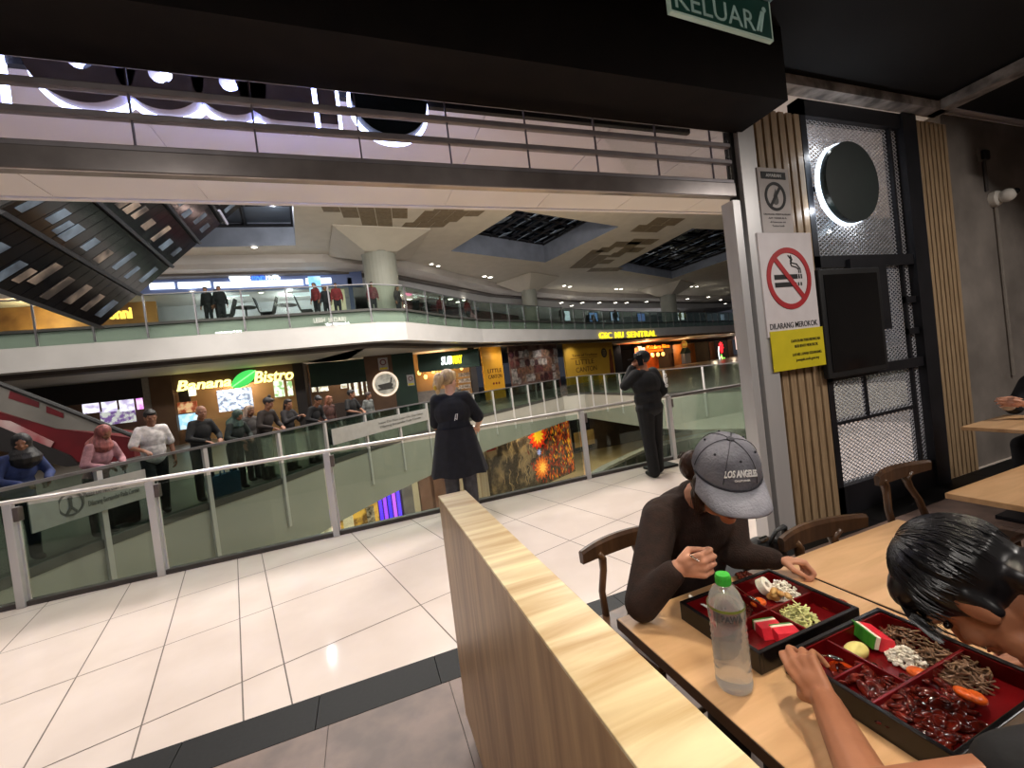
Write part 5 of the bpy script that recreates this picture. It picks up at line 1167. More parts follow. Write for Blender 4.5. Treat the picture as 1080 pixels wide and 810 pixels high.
def standing(label, x, y, z0, h, rz, top, bottom, skin=None, hair=('short', (20, 16, 15)), sleeve='long', arms='rail', lean=0.12, vox=.016, skirt=False, headturn=0, headdip=.2, group=None, extra=None, coat=0.0, cat='person', shoes=(24, 22, 22), stride=0.0, bulk=1.0):
    s = h/1.70; t = thing('person', (x, y, z0), label, cat, group, rz); skin = skin or skin_d
    def J(px, py, pz):
        b = max(0, pz-.93); return V((px*s, (py+lean*b)*s, pz*s))
    kw = dict(parent=t, world=False)
    A = {'rail': ((.27, .10, 1.14), (.14, .32, 1.07), (-.27, .10, 1.14), (-.12, .33, 1.07)), 'hang': ((.24, -.02, 1.12), (.25, .07, .87), (-.24, -.02, 1.12), (-.25, .07, .87)),
         'phone': ((.25, .14, 1.16), (.08, .33, 1.27), (-.25, .14, 1.16), (-.10, .33, 1.25)), 'rightrail': ((.28, .10, 1.12), (.25, .40, 1.02), (-.2, .12, 1.10), (-.05, .32, 1.12)), 'onerail': ((.27, .08, 1.14), (.2, .36, 1.08), (-.24, -.02, 1.12), (-.25, .07, .87)), 'ear': ((.24, -.05, 1.13), (.2, .12, 1.0), (-.26, .13, 1.26), (-.11, .10, 1.50))}[arms]
    eR, wR, eL, wL = [J(*a) for a in A]; sR, sL = J(.165, 0, 1.40), J(-.165, 0, 1.40)
    hc = J(0, .02, 1.585); Mh = Mx.Translation(hc) @ Mx.Rotation(headturn, 4, 'Z') @ Mx.Rotation(-headdip, 4, 'X') @ Mx.Scale(s, 4)
    m = MB(); head_caps(m, Mh); m.cap(J(0, -.01, 1.42), hc+V((0, -.015, -.06)), .058*s, .05*s)
    chain(m, [sR, eR, wR], [.045*s, .038*s, .027*s]); chain(m, [sL, eL, wL], [.045*s, .038*s, .027*s])
    m.ell(J(0, 0, 1.25), (.14*s, .09*s, .19*s)); m.ell(J(0, 0, 1.0), (.13*s, .09*s, .16*s))
    for sx in (-1, 1): chain(m, [J(sx*.085, 0, .92), J(sx*.095, .01+stride*sx*.5, .50), J(sx*.1, stride*sx, .08)], [.08*s, .052*s, .036*s])
    for (e, w, side) in ((eR, wR, -1), (eL, wL, 1)):
        dd = (w-e).normalized(); nn = V((-side*-.9, 0, -.3)) if abs(dd.z) > .7 else V((0, 0, -1)); hand_caps(m, w, dd, nn, side, k=s, curl=(.5, .6, .4) if arms != 'hang' else (.25, .3, .2))
    m.build('body', skin, remesh=vox if vox < .012 else .011, blur=1, **kw)
    if vox < .012: face_parts(t, Mh, 1.0, world=False)
    tm = mat('cloth_%d_%d_%d' % top, top, .85, c2=tuple(int(v*.78) for v in top), scale=14, bump=.15) ; btm = mat('cloth_%d_%d_%d' % bottom, bottom, .85, c2=tuple(int(v*.78) for v in bottom), scale=14, bump=.15)
    m = MB(); b_ = bulk; m.cap(J(-.12*b_, -.005, 1.385), J(.12*b_, -.005, 1.385), .075*s, .075*s); m.ell(J(0, 0, 1.25), (.185*s*b_, .125*s*b_, .19*s)); m.ell(J(0, .005, 1.06), (.172*s*b_, .128*s*b_, .18*s)); m.ell(J(0, 0, .93), (.175*s*b_, .13*s*b_, .13*s))
    if coat:
        for k in range(6): zc = .90-coat*k/5; m.ell(J(0, 0, zc), ((.18+.05*k/5*coat*2)*s, (.135+.04*k/5*coat*2)*s, .10*s))
    if sleeve == 'long': chain(m, [J(.15, 0, 1.39), eR, eR+(wR-eR)*.93], [.068*s*bulk, .055*s*bulk, .042*s*bulk]); chain(m, [J(-.15, 0, 1.39), eL, eL+(wL-eL)*.93], [.068*s*bulk, .055*s*bulk, .042*s*bulk])
    else: chain(m, [J(.15, 0, 1.39), sR+(eR-sR)*.85], [.07*s*bulk, .066*s*bulk]); chain(m, [J(-.15, 0, 1.39), sL+(eL-sL)*.85], [.07*s*bulk, .066*s*bulk])
    m.build('top', tm, remesh=vox, blur=2, **kw)
    m = MB(); m.ell(J(0, 0, .92), (.165*s, .12*s, .12*s))
    if skirt:
        for k in range(9): zc = .9-.78*k/8; m.ell(J(0, 0, zc), ((.165+.05*k/8)*s, (.125+.06*k/8)*s, .08*s))
    else:
        for sx in (-1, 1): chain(m, [J(sx*.085, 0, .90), J(sx*.097, .01+stride*sx*.5, .50), J(sx*.1, stride*sx-.0, .075)], [.095*s*bulk, .072*s*bulk, .062*s*bulk])
    m.build('skirt' if skirt else 'trousers', btm, remesh=vox, blur=2, **kw)
    for sx in (-1, 1):
        m = MB(); m.ell(J(sx*.1, .05+stride*sx, .045), (.046*s, .125*s, .045*s)); m.ell(J(sx*.1, -.01+stride*sx, .06), (.045*s, .06*s, .055*s)); m.build('shoe', mat('shoe_%d_%d_%d' % shoes, shoes, .5), remesh=.014, blur=1, **kw)
    kind, hcol = hair; hm = mat('hair_%d_%d_%d' % hcol, hcol, .5, c2=tuple(min(255, int(v*1.5+6)) for v in hcol), scale=30, stretch=(1, 1, .2), bump=.3)
    m = MB(); m.M = Mh
    if kind == 'hijab':
        m.ell((0, -.022, .012), (.098, .108, .125)); m.cap((0, -.02, -.07), (0, -.01, -.19), .098, .17); m.ell((0, .06, -.15), (.11, .07, .07))
    else:
        m.ell((0, -.024, .036), (.085, .100, .093)); m.ell((0, .03, .085), (.066, .06, .036))
        if kind == 'long': m.cap((0, -.07, 0), (0, -.1, -.2), .07, .06); m.cap((-.06, -.03, 0), (-.075, -.04, -.16), .035, .03); m.cap((.06, -.03, 0), (.075, -.04, -.16), .035, .03)
        if kind == 'bun': m.ell((0, -.04, .145), (.035, .035, .03))
    if kind != 'bald': m.build('headscarf' if kind == 'hijab' else 'hair', hm, remesh=max(.008, vox*.7), blur=1, **kw)
    if extra: extra(t, J, Mh, s)
    return t, J, Mh, s, (eR, wR, eL, wL)

# --- the row of people leaning on the opposite railing
def at_rail(px, back, s_hint=None):
    best = None
    for k in range(0, int(LE*20)):
        p, d = arc(E, k/20); n = V((-d.y, d.x)); w = p+n*back; q = V((w.x, w.y, 1.2))-EYEP; X = IW/2+FPX*q.dot(CR)/q.dot(CF)
        if best is None or abs(X-px) < best[0]: best = (abs(X-px), w, n)
    _, q, n = best; return q.x, q.y, math.atan2(-n.y, -n.x)-math.pi/2
def railp(px, back, label, h, top, bottom, turn=0, **kw):
    top = tuple(int(v*.8) for v in top) if max(top) < 150 else top
    x, y, rz = at_rail(px, back); return standing(label, x, y, 0, h, rz+turn, top, bottom, **kw)
def blue_jacket(t, J, Mh, s): pass
x, y, rz = at_rail(14, .42)
standing('person with black headscarf and blue top leaning on the far left end of the railing', x, y, 0, 1.60, rz-.2, (44, 58, 104), (40, 44, 58), hair=('hijab', (14, 13, 15)), lean=.3, headturn=-.6, vox=.014)
railp(98, .42, 'person in a patterned red headscarf and pink top leaning on the opposite rail', 1.58, (176, 128, 134), (52, 46, 48), hair=('hijab', (104, 58, 55)), lean=.35, headdip=.5)
railp(160, .45, 'man in a white T-shirt and dark trousers at the opposite railing', 1.74, (214, 208, 206), (34, 35, 38), sleeve='short', turn=-.3, hair=('short', (16, 14, 14)), arms='onerail', headdip=.35, skin=skin_d, shoes=(40, 38, 38), stride=.12)
railp(208, .45, 'bald man in a black jacket with a blue bag at his feet', 1.72, (20, 20, 22), (30, 30, 32), hair=('bald', (20, 20, 20)), arms='rail', headturn=-.3, lean=.2)
railp(246, .45, 'person in a dark green headscarf leaning low on the opposite railing', 1.56, (30, 42, 36), (34, 36, 36), hair=('hijab', (36, 50, 44)), lean=.3, headdip=.6)
railp(262, .85, 'person with light brown hair standing behind the green headscarfed one', 1.62, (84, 78, 74), (46, 44, 44), hair=('long', (104, 88, 76)), arms='hang', headturn=.3)
railp(277, .45, 'person with a high topknot and dark brown top looking down over the railing', 1.74, (52, 40, 36), (58, 54, 50), hair=('bun', (18, 14, 14)), lean=.3, headturn=.5, headdip=.5)
railp(303, .5, 'long haired woman in a dark top lifting a phone at the railing', 1.66, (38, 32, 34), (44, 42, 44), hair=('long', (26, 20, 20)), arms='phone', headturn=-.3)
railp(325, .5, 'person in all black bending over the opposite railing beside the post', 1.66, (22, 21, 24), (28, 27, 29), hair=('short', (17, 15, 15)), lean=.5, headdip=.7)
railp(345, .8, 'person with reddish brown hair and a maroon top behind the railing', 1.62, (92, 54, 46), (40, 38, 38), hair=('long', (92, 56, 40)), arms='hang')
railp(369, .5, 'man with short black hair and black shirt beside the strip menus', 1.72, (24, 23, 26), (34, 34, 36), hair=('short', (14, 12, 12)), sleeve='short', arms='rail', headturn=.6)
railp(387, .85, 'person in a pale grey top standing behind the man in the black shirt', 1.60, (132, 134, 130), (60, 60, 60), hair=('short', (40, 32, 28)), arms='hang', headturn=.5)
x, y, rz = at_rail(229, .40)
bb_ = thing('shopping_bag', (x, y, 0), 'blue bag standing on the floor at the feet of the bald man', 'bag', None, rz)
m = MB(); m.add([(-.24, -.12, 0), (.24, -.12, 0), (.24, .12, 0), (-.24, .12, 0), (-.28, -.10, .40), (.28, -.10, .40), (.28, .10, .40), (-.28, .10, .40)], [(3, 2, 1, 0), (0, 1, 5, 4), (1, 2, 6, 5), (2, 3, 7, 6), (3, 0, 4, 7), (4, 5, 6, 7)]); m.build('body', mat('bag_blue', (44, 92, 130), .6, c2=(60, 112, 148), scale=5), bb_, world=False)
for sy in (-1, 1): m = MB(); m.tube([(-.12, sy*.1, .39), (-.1, sy*.1, .52), (.1, sy*.1, .52), (.12, sy*.1, .39)], .012, 6); m.build('handle', MATS['bag_blue'], bb_, world=False)
x, y, rz = at_rail(112, .62)
kb = thing('wheeled_bag', (x, y, 0), 'black wheeled bag standing behind the railing beside the pink scarfed person', 'bag', None, rz)
m = MB(); m.bbox((-.24, -.15, .05), (.24, .15, .72), .04); m.build('body', bm_, kb, world=False)
for sx in (-1, 1): m = MB(); m.tube([(sx*.18, -.12, .05), (sx*.18, .12, .05)], .05, 12); m.build('wheel', black_m, kb, world=False)
m = MB(); m.tube([(-.12, .1, .72), (-.12, .1, 1.0), (.12, .1, 1.0), (.12, .1, .72)], .012, 6); m.build('handle', alu_m, kb, world=False)

# --- small figures and cafe furniture on the upper gallery
UPI = [(205, .9, (30, 30, 34), 'short'), (214, 1.4, (130, 96, 90), 'long'), (223, .8, (24, 24, 28), 'short'), (330, 1.0, (120, 40, 44), 'long'), (352, 1.2, (120, 34, 40), 'short'), (340, 1.6, (46, 44, 50), 'short'), (425, 1.2, (90, 40, 48), 'short'), (447, 1.0, (40, 36, 40), 'long'), (492, 1.2, (96, 36, 40), 'short'), (512, 1.0, (110, 44, 44), 'long'), (612, 1.2, (28, 28, 30), 'short'), (668, 1.4, (60, 60, 66), 'short'), (733, 1.2, (190, 196, 60), 'short'), (741, 1.6, (196, 200, 70), 'short'), (757, 1.0, (30, 30, 34), 'short')]
UPL = ['person in dark clothes left of the first post in front of the blue lit shop', 'person in a pinkish top sitting back from the upper railing, far left', 'person in black beside the pinkish top on the upper gallery', 'person in a dark red top under the blue poster', 'person in red near the cream lit side of the upper shop', 'person in dark grey behind the two red tops on the upper gallery', 'person in dark pink just right of the big grey column', 'dark long haired person under the lounge lettering', 'person in a maroon shirt in the middle of the upper lounge', 'long haired person in red at the right of the upper lounge', 'person in black left of the middle gallery column', 'person in grey near the far gallery column', 'person in a bright yellow green top near the right end', 'second yellow green top at the right end of the upper gallery', 'person in black at the far right of the upper gallery']
def f_at(px, back):
    best = None
    for k in range(0, int(LF*8)):
        p, d = arc(F, k/8); q = V((p.x, p.y, 5.6))-EYEP; zz = q.dot(CF)
        if zz < 1: continue
        X = IW/2+FPX*q.dot(CR)/zz
        if best is None or abs(X-px) < best[0]: best = (abs(X-px), p, d)
    _, p, d = best; n = V((-d.y, d.x)); return p+n*back, math.atan2(-n.y, -n.x)-math.pi/2
for (px, bk, c_, hr_), lb in zip(UPI, UPL):
    q, rz = f_at(px, bk+.6); standing(lb, q.x, q.y, 5.2, 1.68, rz+random.uniform(-.8, .8), c_, (36, 36, 40), hair=(hr_, (20, 17, 17)), arms='hang', vox=.03, lean=.05)
def cafe(px, bk, label_t, n):
    q, rz = f_at(px, bk); t = thing('cafe_table', (q.x, q.y, 5.2), label_t, 'table', None, rz)
    m = MB(); m.lathe([(.42, .72), (.42, .75)], 18); m.build('tabletop', mat('cafe_top', (44, 40, 38), .5), t, world=False); m = MB(); m.lathe([(.03, 0.02), (.03, .72)], 8); m.build('pedestal', darkmetal, t, world=False); m = MB(); m.lathe([(.25, 0), (.22, .03)], 16); m.build('base', darkmetal, t, world=False)
    return q, rz
def cafe_chair(q, rz, label):
    t = thing('cafe_chair', (q.x, q.y, 5.2), label, 'chair', None, rz); dkc = mat('cafe_chair_dark', (30, 28, 30), .5)
    m = MB(); m.bbox((-.24, -.24, .40), (.24, .24, .47), .02); m.build('seat', dkc, t, world=False); m = MB(); m.add([(-.25, .22, .45), (.25, .22, .45), (.25, .27, .45), (-.25, .27, .45), (-.2, .42, 1.12), (.2, .42, 1.12), (.2, .46, 1.12), (-.2, .46, 1.12)], [(3, 2, 1, 0), (4, 5, 6, 7), (0, 1, 5, 4), (1, 2, 6, 5), (2, 3, 7, 6), (3, 0, 4, 7)]); m.build('backrest', dkc, t, world=False)
    for sx in (-1, 1):
        for sy in (-1, 1): m = MB(); m.tube([(sx*.2, sy*.2, .4), (sx*.23, sy*.23, 0)], .018, 6); m.build('leg', dkc, t, world=False)
cafs = ((248, 1.6, 'under the blue lit name'), (294, 1.6, 'left of the blue poster'), (470, 1.7, 'before the lounge'), (640, 1.8, 'between the far columns'))
for px, bk, wh in cafs:
    q, rz = cafe(px, bk, 'dark round cafe table %s on the upper gallery' % wh, 0)
    for sgn, sd in ((-1, 'left'), (1, 'right')): cafe_chair(V((q.x+sgn*.80*math.cos(rz), q.y+sgn*.80*math.sin(rz))), rz-sgn*math.pi/2+math.pi, 'dark cafe chair %s of the table %s' % (sd, wh))

# --- blond woman at the near railing, seen from behind
def blond_extra(t, J, Mh, s):
    kw = dict(parent=t, world=False)
    hm = mat('blond_hair', (196, 168, 124), .5, c2=(122, 98, 70), scale=22, stretch=(1, 1, .25), bump=.4)
    m = MB(); m.M = Mh; m.ell((0, -.02, .04), (.088, .105, .095)); m.ell((0, .03, .085), (.07, .06, .036)); m.ell((-.0, -.105, .02), (.05, .04, .05)); m.build('hair', hm, remesh=.007, blur=1, **kw)
    m = MB(); m.M = Mh; m.ell((-.03, -.15, .01), (.062, .05, .075)); m.ell((-.045, -.165, -.05), (.05, .04, .06)); m.ell((-.05, -.15, -.10), (.03, .026, .05)); m.build('ponytail', hm, remesh=.007, blur=1, **kw)
    m = MB(); m.M = Mh; m.ell((-.05, -.19, -.075), (.022, .02, .032), 10, 8); m.build('hair_tie', mat('hair_tie', (206, 176, 50), .5, c2=(160, 120, 30), scale=40), smooth=True, **kw)
    m = MB(); m.M = Mx.Translation(J(.04, -.155, 1.20)); m.tube([(-.02, 0, -.035), (0, -.004, .03), (.018, -.002, .035), (.005, 0, -.03), (-.008, 0, -.012)], .005, 6); m.build('back_motif', txt_white, **kw)
    # loose flared lower part of the top
    m = MB(); n = 40; rows = []
    for k in range(8):
        u = k/7; z = 1.08-.50*u
        rows.append([V(((.20+.105*u+.012*u*math.sin(9*a))*math.cos(a)*s, (.15+.075*u+.012*u*math.sin(9*a))*math.sin(a)*s, z*s+.01*math.sin(5*a)*u)) for a in [2*math.pi*i/n for i in range(n)]])
    vs = [p for r_ in rows for p in r_]; fs = [(k*n+i, k*n+(i+1) % n, (k+1)*n+(i+1) % n, (k+1)*n+i) for k in range(7) for i in range(n)]
    m.add(vs, fs); m.build('flared_hem', MATS['cloth_22_23_32'], smooth=True, **kw)
standing('blond woman in a loose black top with a hand on the near railing', .90, 4.55, 0, 1.73, -.25, (22, 23, 32), (74, 74, 80), skin=skin_c, hair=('bald', (0, 0, 0)), sleeve='short', arms='rightrail', lean=.06, vox=.010, bulk=1.1, extra=blond_extra, headturn=-.5, headdip=.12, shoes=(120, 84, 70))
p = atz(697, 493, 0)
m = MB(); m.bbox((p.x-.22, p.y-.12, 0), (p.x+.22, p.y+.12, .035), .006); tag(m.build('floor_plate', black_m), 'black flat plate on the floor right of the feet of the guard', 'plate')
# --- the guard on the phone
def guard_extra(t, J, Mh, s):
    kw = dict(parent=t, world=False); bk = mat('guard_cap', (14, 14, 16), .7)
    m = MB(); m.M = Mh; m.ell((0, -.015, .05), (.09, .108, .085)); m.build('cap_crown', bk, remesh=.008, blur=1, **kw)
    m = MB(); m.M = Mh; m.prism([(-.07, .06), (.07, .06), (.075, .12), (.05, .165), (0, .175), (-.05, .165), (-.075, .12)], .035, .045); m.build('cap_brim', bk, **kw)
    m = MB(); m.M = Mh; m.bbox((-.105, -.02, -.075), (-.088, .05, .075), .004); m.build('phone', mat('phone_black', (18, 18, 22), .2), **kw)
    wm = txt_white
    Mb = Mx(((-1, 0, 0, .03*s), (0, 0, -1, 0), (0, 1, 0, 0), (0, 0, 0, 1)))
    for zc, rr in ((1.34, .05), (1.27, .05), (1.20, .05)):
        m = MB(); p = J(.225, -.135, zc); 
        m.M = Mx.Translation(p) @ Mx.Rotation(.45, 4, 'Z') @ Mx.Rotation(math.pi/2, 4, 'X')
        if zc == 1.27: stroke(m, [(-.05, .03), (-.025, -.03), (0, .022), (.025, -.03), (.05, .03)], .02, .0, .012)
        else: m.frame(circ(0, 0, rr, 14, ry=rr*.5), circ(0, 0, rr*.65, 14, ry=rr*.28), 0, .012)
        m.build('arm_badge', wm, **kw)
g_ = standing('guard in black uniform and cap holding a phone to the ear by the railing', 3.62, 4.72, 0, 1.70, .12, (17, 17, 19), (16, 16, 18), skin=skin_b, hair=('short', (14, 12, 12)), sleeve='long', arms='ear', lean=.04, vox=.010, extra=guard_extra, headdip=.1, headturn=.75, stride=.06, bulk=1.22, shoes=(14, 14, 15))

# --- seated woman in the grey cap
F1 = V((-.36, -.78, -.50)).normalized(); HC = dep(764, 506, 1.36)
MH = frame_m(HC, F1, (.05, .0, 1))
wo = thing('person', (1.08, 1.42, 0), 'seated woman in a grey cap and dark brown top eating from a lunch box', 'person')
UPv = V((MH[0][2], MH[1][2], MH[2][2])); 
nb = V((1.13, 1.26, 1.055)); shR = V((.96, 1.27, 1.0)); shL = V((1.335, 1.31, .985))
elR = V((.765, 1.15, .81)); hR = dep(735, 597, 1.27); dR = V((.42, -.80, .30)).normalized(); wrR = hR-dR*.065; elL = V((1.25, 1.22, .82)); wrL = atz(818, 590, .80)
m = MB(); head_caps(m, MH, 1.03); m.cap(nb, MH @ V((0, -.02, -.07)), .06, .05)
chain(m, [shR, elR, wrR], [.045, .038, .026]); chain(m, [shL, elL, wrL], [.045, .038, .026])
m.ell((1.12, 1.35, .82), (.13, .075, .16)); m.ell((1.09, 1.45, .60), (.13, .10, .15))
for sx in (-1, 1): chain(m, [V((1.09+sx*.09, 1.44, .53)), V((1.09+sx*.12, 1.03, .50)), V((1.09+sx*.12, 1.08, .08))], [.08, .055, .036]); m.cap((1.09+sx*.12, 1.08, .04), (1.09+sx*.12, .95, .03), .04, .03)
hand_caps(m, wrR, dR, V((.85, .42, -.05)), -1, each=((1.0, 1.3, .7), (1.15, 1.4, .8), (1.2, 1.4, .8), (1.25, 1.4, .8)), thumb=.75, k=1.0)
hand_caps(m, wrL, V((.66, -.68, -.02)), V((-.3, -.2, -1)), 1, each=((.9, 1.2, .7), (1.1, 1.3, .7), (1.2, 1.3, .7), (1.25, 1.3, .7)), thumb=.6, k=.98, spread=.0)
m.build('body', skin_a, wo, remesh=.0048, blur=2)
face_parts(wo, MH, 1.03)
brn = mat('brown_knit', (46, 29, 23), .9, c2=(35, 22, 18), scale=40, bump=.25, bscale=160)
m = MB(); m.cap((.99, 1.29, 1.0), (1.31, 1.325, 1.0), .078, .075); m.ell((1.14, 1.31, .95), (.20, .12, .14)); m.ell((1.13, 1.37, .80), (.20, .13, .2)); m.ell((1.10, 1.45, .60), (.18, .13, .16)); m.cap(nb+V((-.09, .02, -.03)), nb+V((.10, .03, -.03)), .055, .055)
chain(m, [shR, elR, elR+(wrR-elR)*.86], [.068, .056, .040]); chain(m, [shL, elL, elL+(wrL-elL)*.93], [.066, .054, .040])
m.cap(nb-V((0, -.02, .06)), nb+V((.0, .01, .0)), .085, .068)
m.build('top', brn, wo, remesh=.009, blur=3)
m = MB(); m.ell((1.09, 1.47, .53), (.17, .14, .11))
for sx in (-1, 1): chain(m, [V((1.09+sx*.09, 1.44, .54)), V((1.09+sx*.12, 1.03, .51)), V((1.09+sx*.12, 1.09, .10))], [.095, .07, .055])
m.build('trousers', mat('cloth_30_30_34', (30, 30, 34), .85, c2=(24, 24, 27), scale=14, bump=.15), wo, remesh=.014, blur=2)
hb = mat('hair_brown', (30, 18, 14), .4, c2=(58, 32, 22), scale=30, stretch=(1, 1, .15), bump=.5)
m = MB(); m.M = MH; m.ell((0, -.03, .025), (.088, .103, .095)); m.cap((.076, .0, .0), (.072, .02, -.10), .026, .018); m.cap((-.076, .0, .0), (-.072, .02, -.10), .026, .018); m.cap((0, -.09, -.03), (.01, -.10, -.11), .06, .05); m.ell((.05, -.12, -.045), (.05, .05, .06)); m.cap((.07, .0, -.06), (.062, .0, -.13), .03, .018); m.cap((-.07, .0, -.06), (-.062, .0, -.13), .03, .018); m.build('hair', hb, wo, remesh=.005, blur=1)
m = MB(); rnd = random.Random(2)
for i in range(70):
    a = rnd.uniform(-1, 1); sx = 1 if i % 3 else -1
    if i < 30: p0 = V((sx*.082, .0+.03*a, .02)); pts = [p0, p0+V((sx*.012, .014, -.05)), p0+V((sx*(.004+.01*rnd.random()), .03+.02*rnd.random(), -.10-.05*rnd.random()))]
    else: th_ = rnd.uniform(-.9, .9); p0 = V((.03+.03*th_, -.15, -.02)); pts = [p0, p0+V((.02*th_+.01, -.012, .0+.01*a)), p0+V((.03*th_+.01, -.018+.008*a, -.03+.012*a))]
    m.tube([MH @ p for p in pts], [.0016, .0014, .0006], 4)
m.build('hair_strand', hb, wo)['kind'] = 'stuff'
capm = mat('cap_grey', (122, 122, 132), .9, c2=(90, 90, 100), scale=9, detail=8, bump=.3, bscale=120)
CM = MH @ Mx.Translation((0, -.012, .055)) @ Mx.Rotation(.06, 4, 'X')
m = MB(); vs = []; fs = []; n = 48; rows_ = 12
for j in range(rows_+1):
    ph = (math.pi/2)*j/rows_; rr = math.cos(ph)**.82; zz = math.sin(ph)
    for i in range(n):
        a = 2*math.pi*i/n; puff = 1-.012*abs(math.cos(3*a))**12
        vs.append(CM @ V((.099*rr*math.cos(a)*puff, .112*rr*math.sin(a)*puff, -.012+.112*zz*puff)))
for j in range(rows_):
    for i in range(n): fs.append((j*n+i, j*n+(i+1) % n, (j+1)*n+(i+1) % n, (j+1)*n+i))
m.add(vs, fs); cp = m.build('cap', capm, wo, smooth=True)
m = MB(); vs = []; fs = []; nn_ = 24
for lay in (0, 1):
    for j in range(9):
        u = j/8
        for i in range(nn_+1):
            a = math.pi*(.06+.88*i/nn_); r_ = 1+u*.72*math.sin(a)**.55
            x = .099*math.cos(a)*(1+.10*u); yv = .108*math.sin(a)+u*.078*min(1, math.sin(a)*1.6)
            z = -.012-.20*x*x*18*.2*u-.030*u*u-.9*x*x*u-.004*lay
            vs.append(CM @ V((x, yv, z)))
w_ = nn_+1
for j in range(8):
    for i in range(nn_):
        fs.append((j*w_+i, j*w_+i+1, (j+1)*w_+i+1, (j+1)*w_+i)); o_ = 9*w_; fs.append((o_+j*w_+i, o_+(j+1)*w_+i, o_+(j+1)*w_+i+1, o_+j*w_+i+1))
for i in range(nn_): fs.append((8*w_+i, 8*w_+i+1, 9*w_+8*w_+i+1, 9*w_+8*w_+i))
m.add(vs, fs); m.build('brim', mat('cap_brim_grey', (142, 142, 153), .9, c2=(116, 116, 127), scale=9, detail=8, bump=.3, bscale=120), cp, smooth=True)
m = MB(); m.tube([CM @ V((.1005*math.cos(a), .113*math.sin(a), -.009)) for a in [math.pi*(.02+.96*i/20) for i in range(21)]], .0035, 6); m.build('band', mat('cap_band', (48, 48, 56), .8), cp)
m = MB(); m.M = CM; m.lathe([(.012, .098), (.010, .104), (.004, .106)], 12); m.build('button', mat('cap_button', (60, 60, 68), .8), cp)
m = MB()
for k in range(6):
    a = math.pi/6+k*math.pi/3; m.tube([CM @ V((.1*math.cos(ph)**.82*math.cos(a+.52), .113*math.cos(ph)**.82*math.sin(a+.52), -.011+.1125*math.sin(ph))) for ph in [math.pi/2*q/10 for q in range(1, 11)]], .0012, 5)
m.build('seam', MATS['cap_band'], cp)
m = MB()
for k in range(6):
    a = math.pi/6+k*math.pi/3+.0; ph = .88; m.ell(CM @ V((.1*math.cos(ph)**.82*math.cos(a), .113*math.cos(ph)**.82*math.sin(a), -.011+.113*math.sin(ph))), (.004, .004, .004), 8, 6)
m.build('eyelet', MATS['cap_band'], cp)
def cap_text(txt, width, hgt, phc, nm, arch=0.0):
    t_ = text_mb(txt, hgt, .002, width=width, bold=.03); out = []
    for v in t_.v:
        a = math.pi/2+v.x/.105
        ph = phc+(v.y-arch*v.x*v.x*14)/.12; out.append(CM @ V(((.1005+v.z)*math.cos(ph)**.82*math.cos(a), (.1135+v.z)*math.cos(ph)**.82*math.sin(a), -.012+(.1135+v.z)*math.sin(ph))))
    t_.v = out; t_.build(nm, mat('cap_print', (238, 238, 240), .8), cp)
cap_text('LOS ANGELES', .112, .023, .46, 'lettering', .25); cap_text('CALIFORNIA', .05, .006, .33, 'small_lettering', .2)
# rings
m = MB(); tp = hR
for k in (0, 1):
    c_ = wrR+V((.75, -.45, .35)).normalized()*(.095+.01*k)+V((0, 0, .012)); m.frame([(0, 0)]*0 or circ(0, 0, .0105, 16), circ(0, 0, .0085, 16), -.003, .003) if False else None
m.tube([wrL+V((.62, -.72, -.05)).normalized()*.006+V((.028*math.cos(a)*.75, .028*math.cos(a)*.62, .024*math.sin(a))) for a in [2*math.pi*i/18 for i in range(19)]], .0022, 6); m.build('bracelet', chrome, wo)

# --- second diner at the lower right, head bowed over the nearer lunch box
p2 = thing('person', (1.30, .02, 0), 'black haired diner at the lower right bending over the nearer lunch box', 'person')
HC2 = dep(1028, 622, .83); F2 = V((-.06, .40, -.90)); MH2 = frame_m(HC2, F2, (-.22, .82, .45))
neck2 = MH2 @ V((0, -.05, -.12)); chest2 = V((1.26, .06, .90)); s2L = V((1.08, .16, 1.0)); s2R = V((1.44, .12, .98))
w2 = atz(872, 742, .845); e2_ = atz(925, 850, .87); w2R = V((1.42, .46, .80)); e2R = V((1.56, .22, .80))
m = MB(); head_caps(m, MH2, 1.03); m.cap(V((1.24, .18, 1.02)), MH2 @ V((0, -.03, -.07)), .062, .055)
chain(m, [s2L, e2_, w2], [.047, .043, .029]); chain(m, [s2R, e2R, w2R], [.047, .040, .027]); m.ell(chest2, (.15, .11, .2)); m.ell((1.29, -.02, .6), (.14, .12, .18))
for sx in (-1, 1): chain(m, [V((1.29+sx*.09, -.02, .53)), V((1.29+sx*.12, .36, .52)), V((1.29+sx*.12, .33, .09))], [.085, .06, .04]); m.cap((1.29+sx*.12, .33, .04), (1.29+sx*.12, .47, .03), .04, .03)
d2 = (atz(845, 700, .875)-w2).normalized()
hand_caps(m, w2, d2, V((.65, .1, -.45)), -1, each=((.35, .75, .4), (.45, .9, .5), (.7, 1.0, .5), (.8, 1.0, .5)), thumb=.6, k=1.0, spread=.03)
hand_caps(m, w2R, V((-.5, .8, -.05)), V((0, 0, -1)), -1, curl=(.4, .5, .4), thumb=.3)
m.build('body', skin_b, p2, remesh=.0048, blur=2)
face_parts(p2, MH2, 1.03)
hk = mat('hair_black', (13, 12, 14), .32, c2=(26, 24, 28), scale=40, stretch=(1, 1, .1))
m = MB(); m.M = MH2; m.ell((0, -.025, .036), (.087, .108, .096)); m.ell((0, .05, .075), (.072, .058, .042)); m.cap((-.07, -.02, .01), (-.072, -.02, -.03), .022, .014); m.cap((.07, -.02, .01), (.072, -.02, -.03), .022, .014); m.ell((0, -.085, -.035), (.062, .035, .05)); m.build('hair', hk, p2, remesh=.005, blur=1)
m = MB(); rnd = random.Random(9)
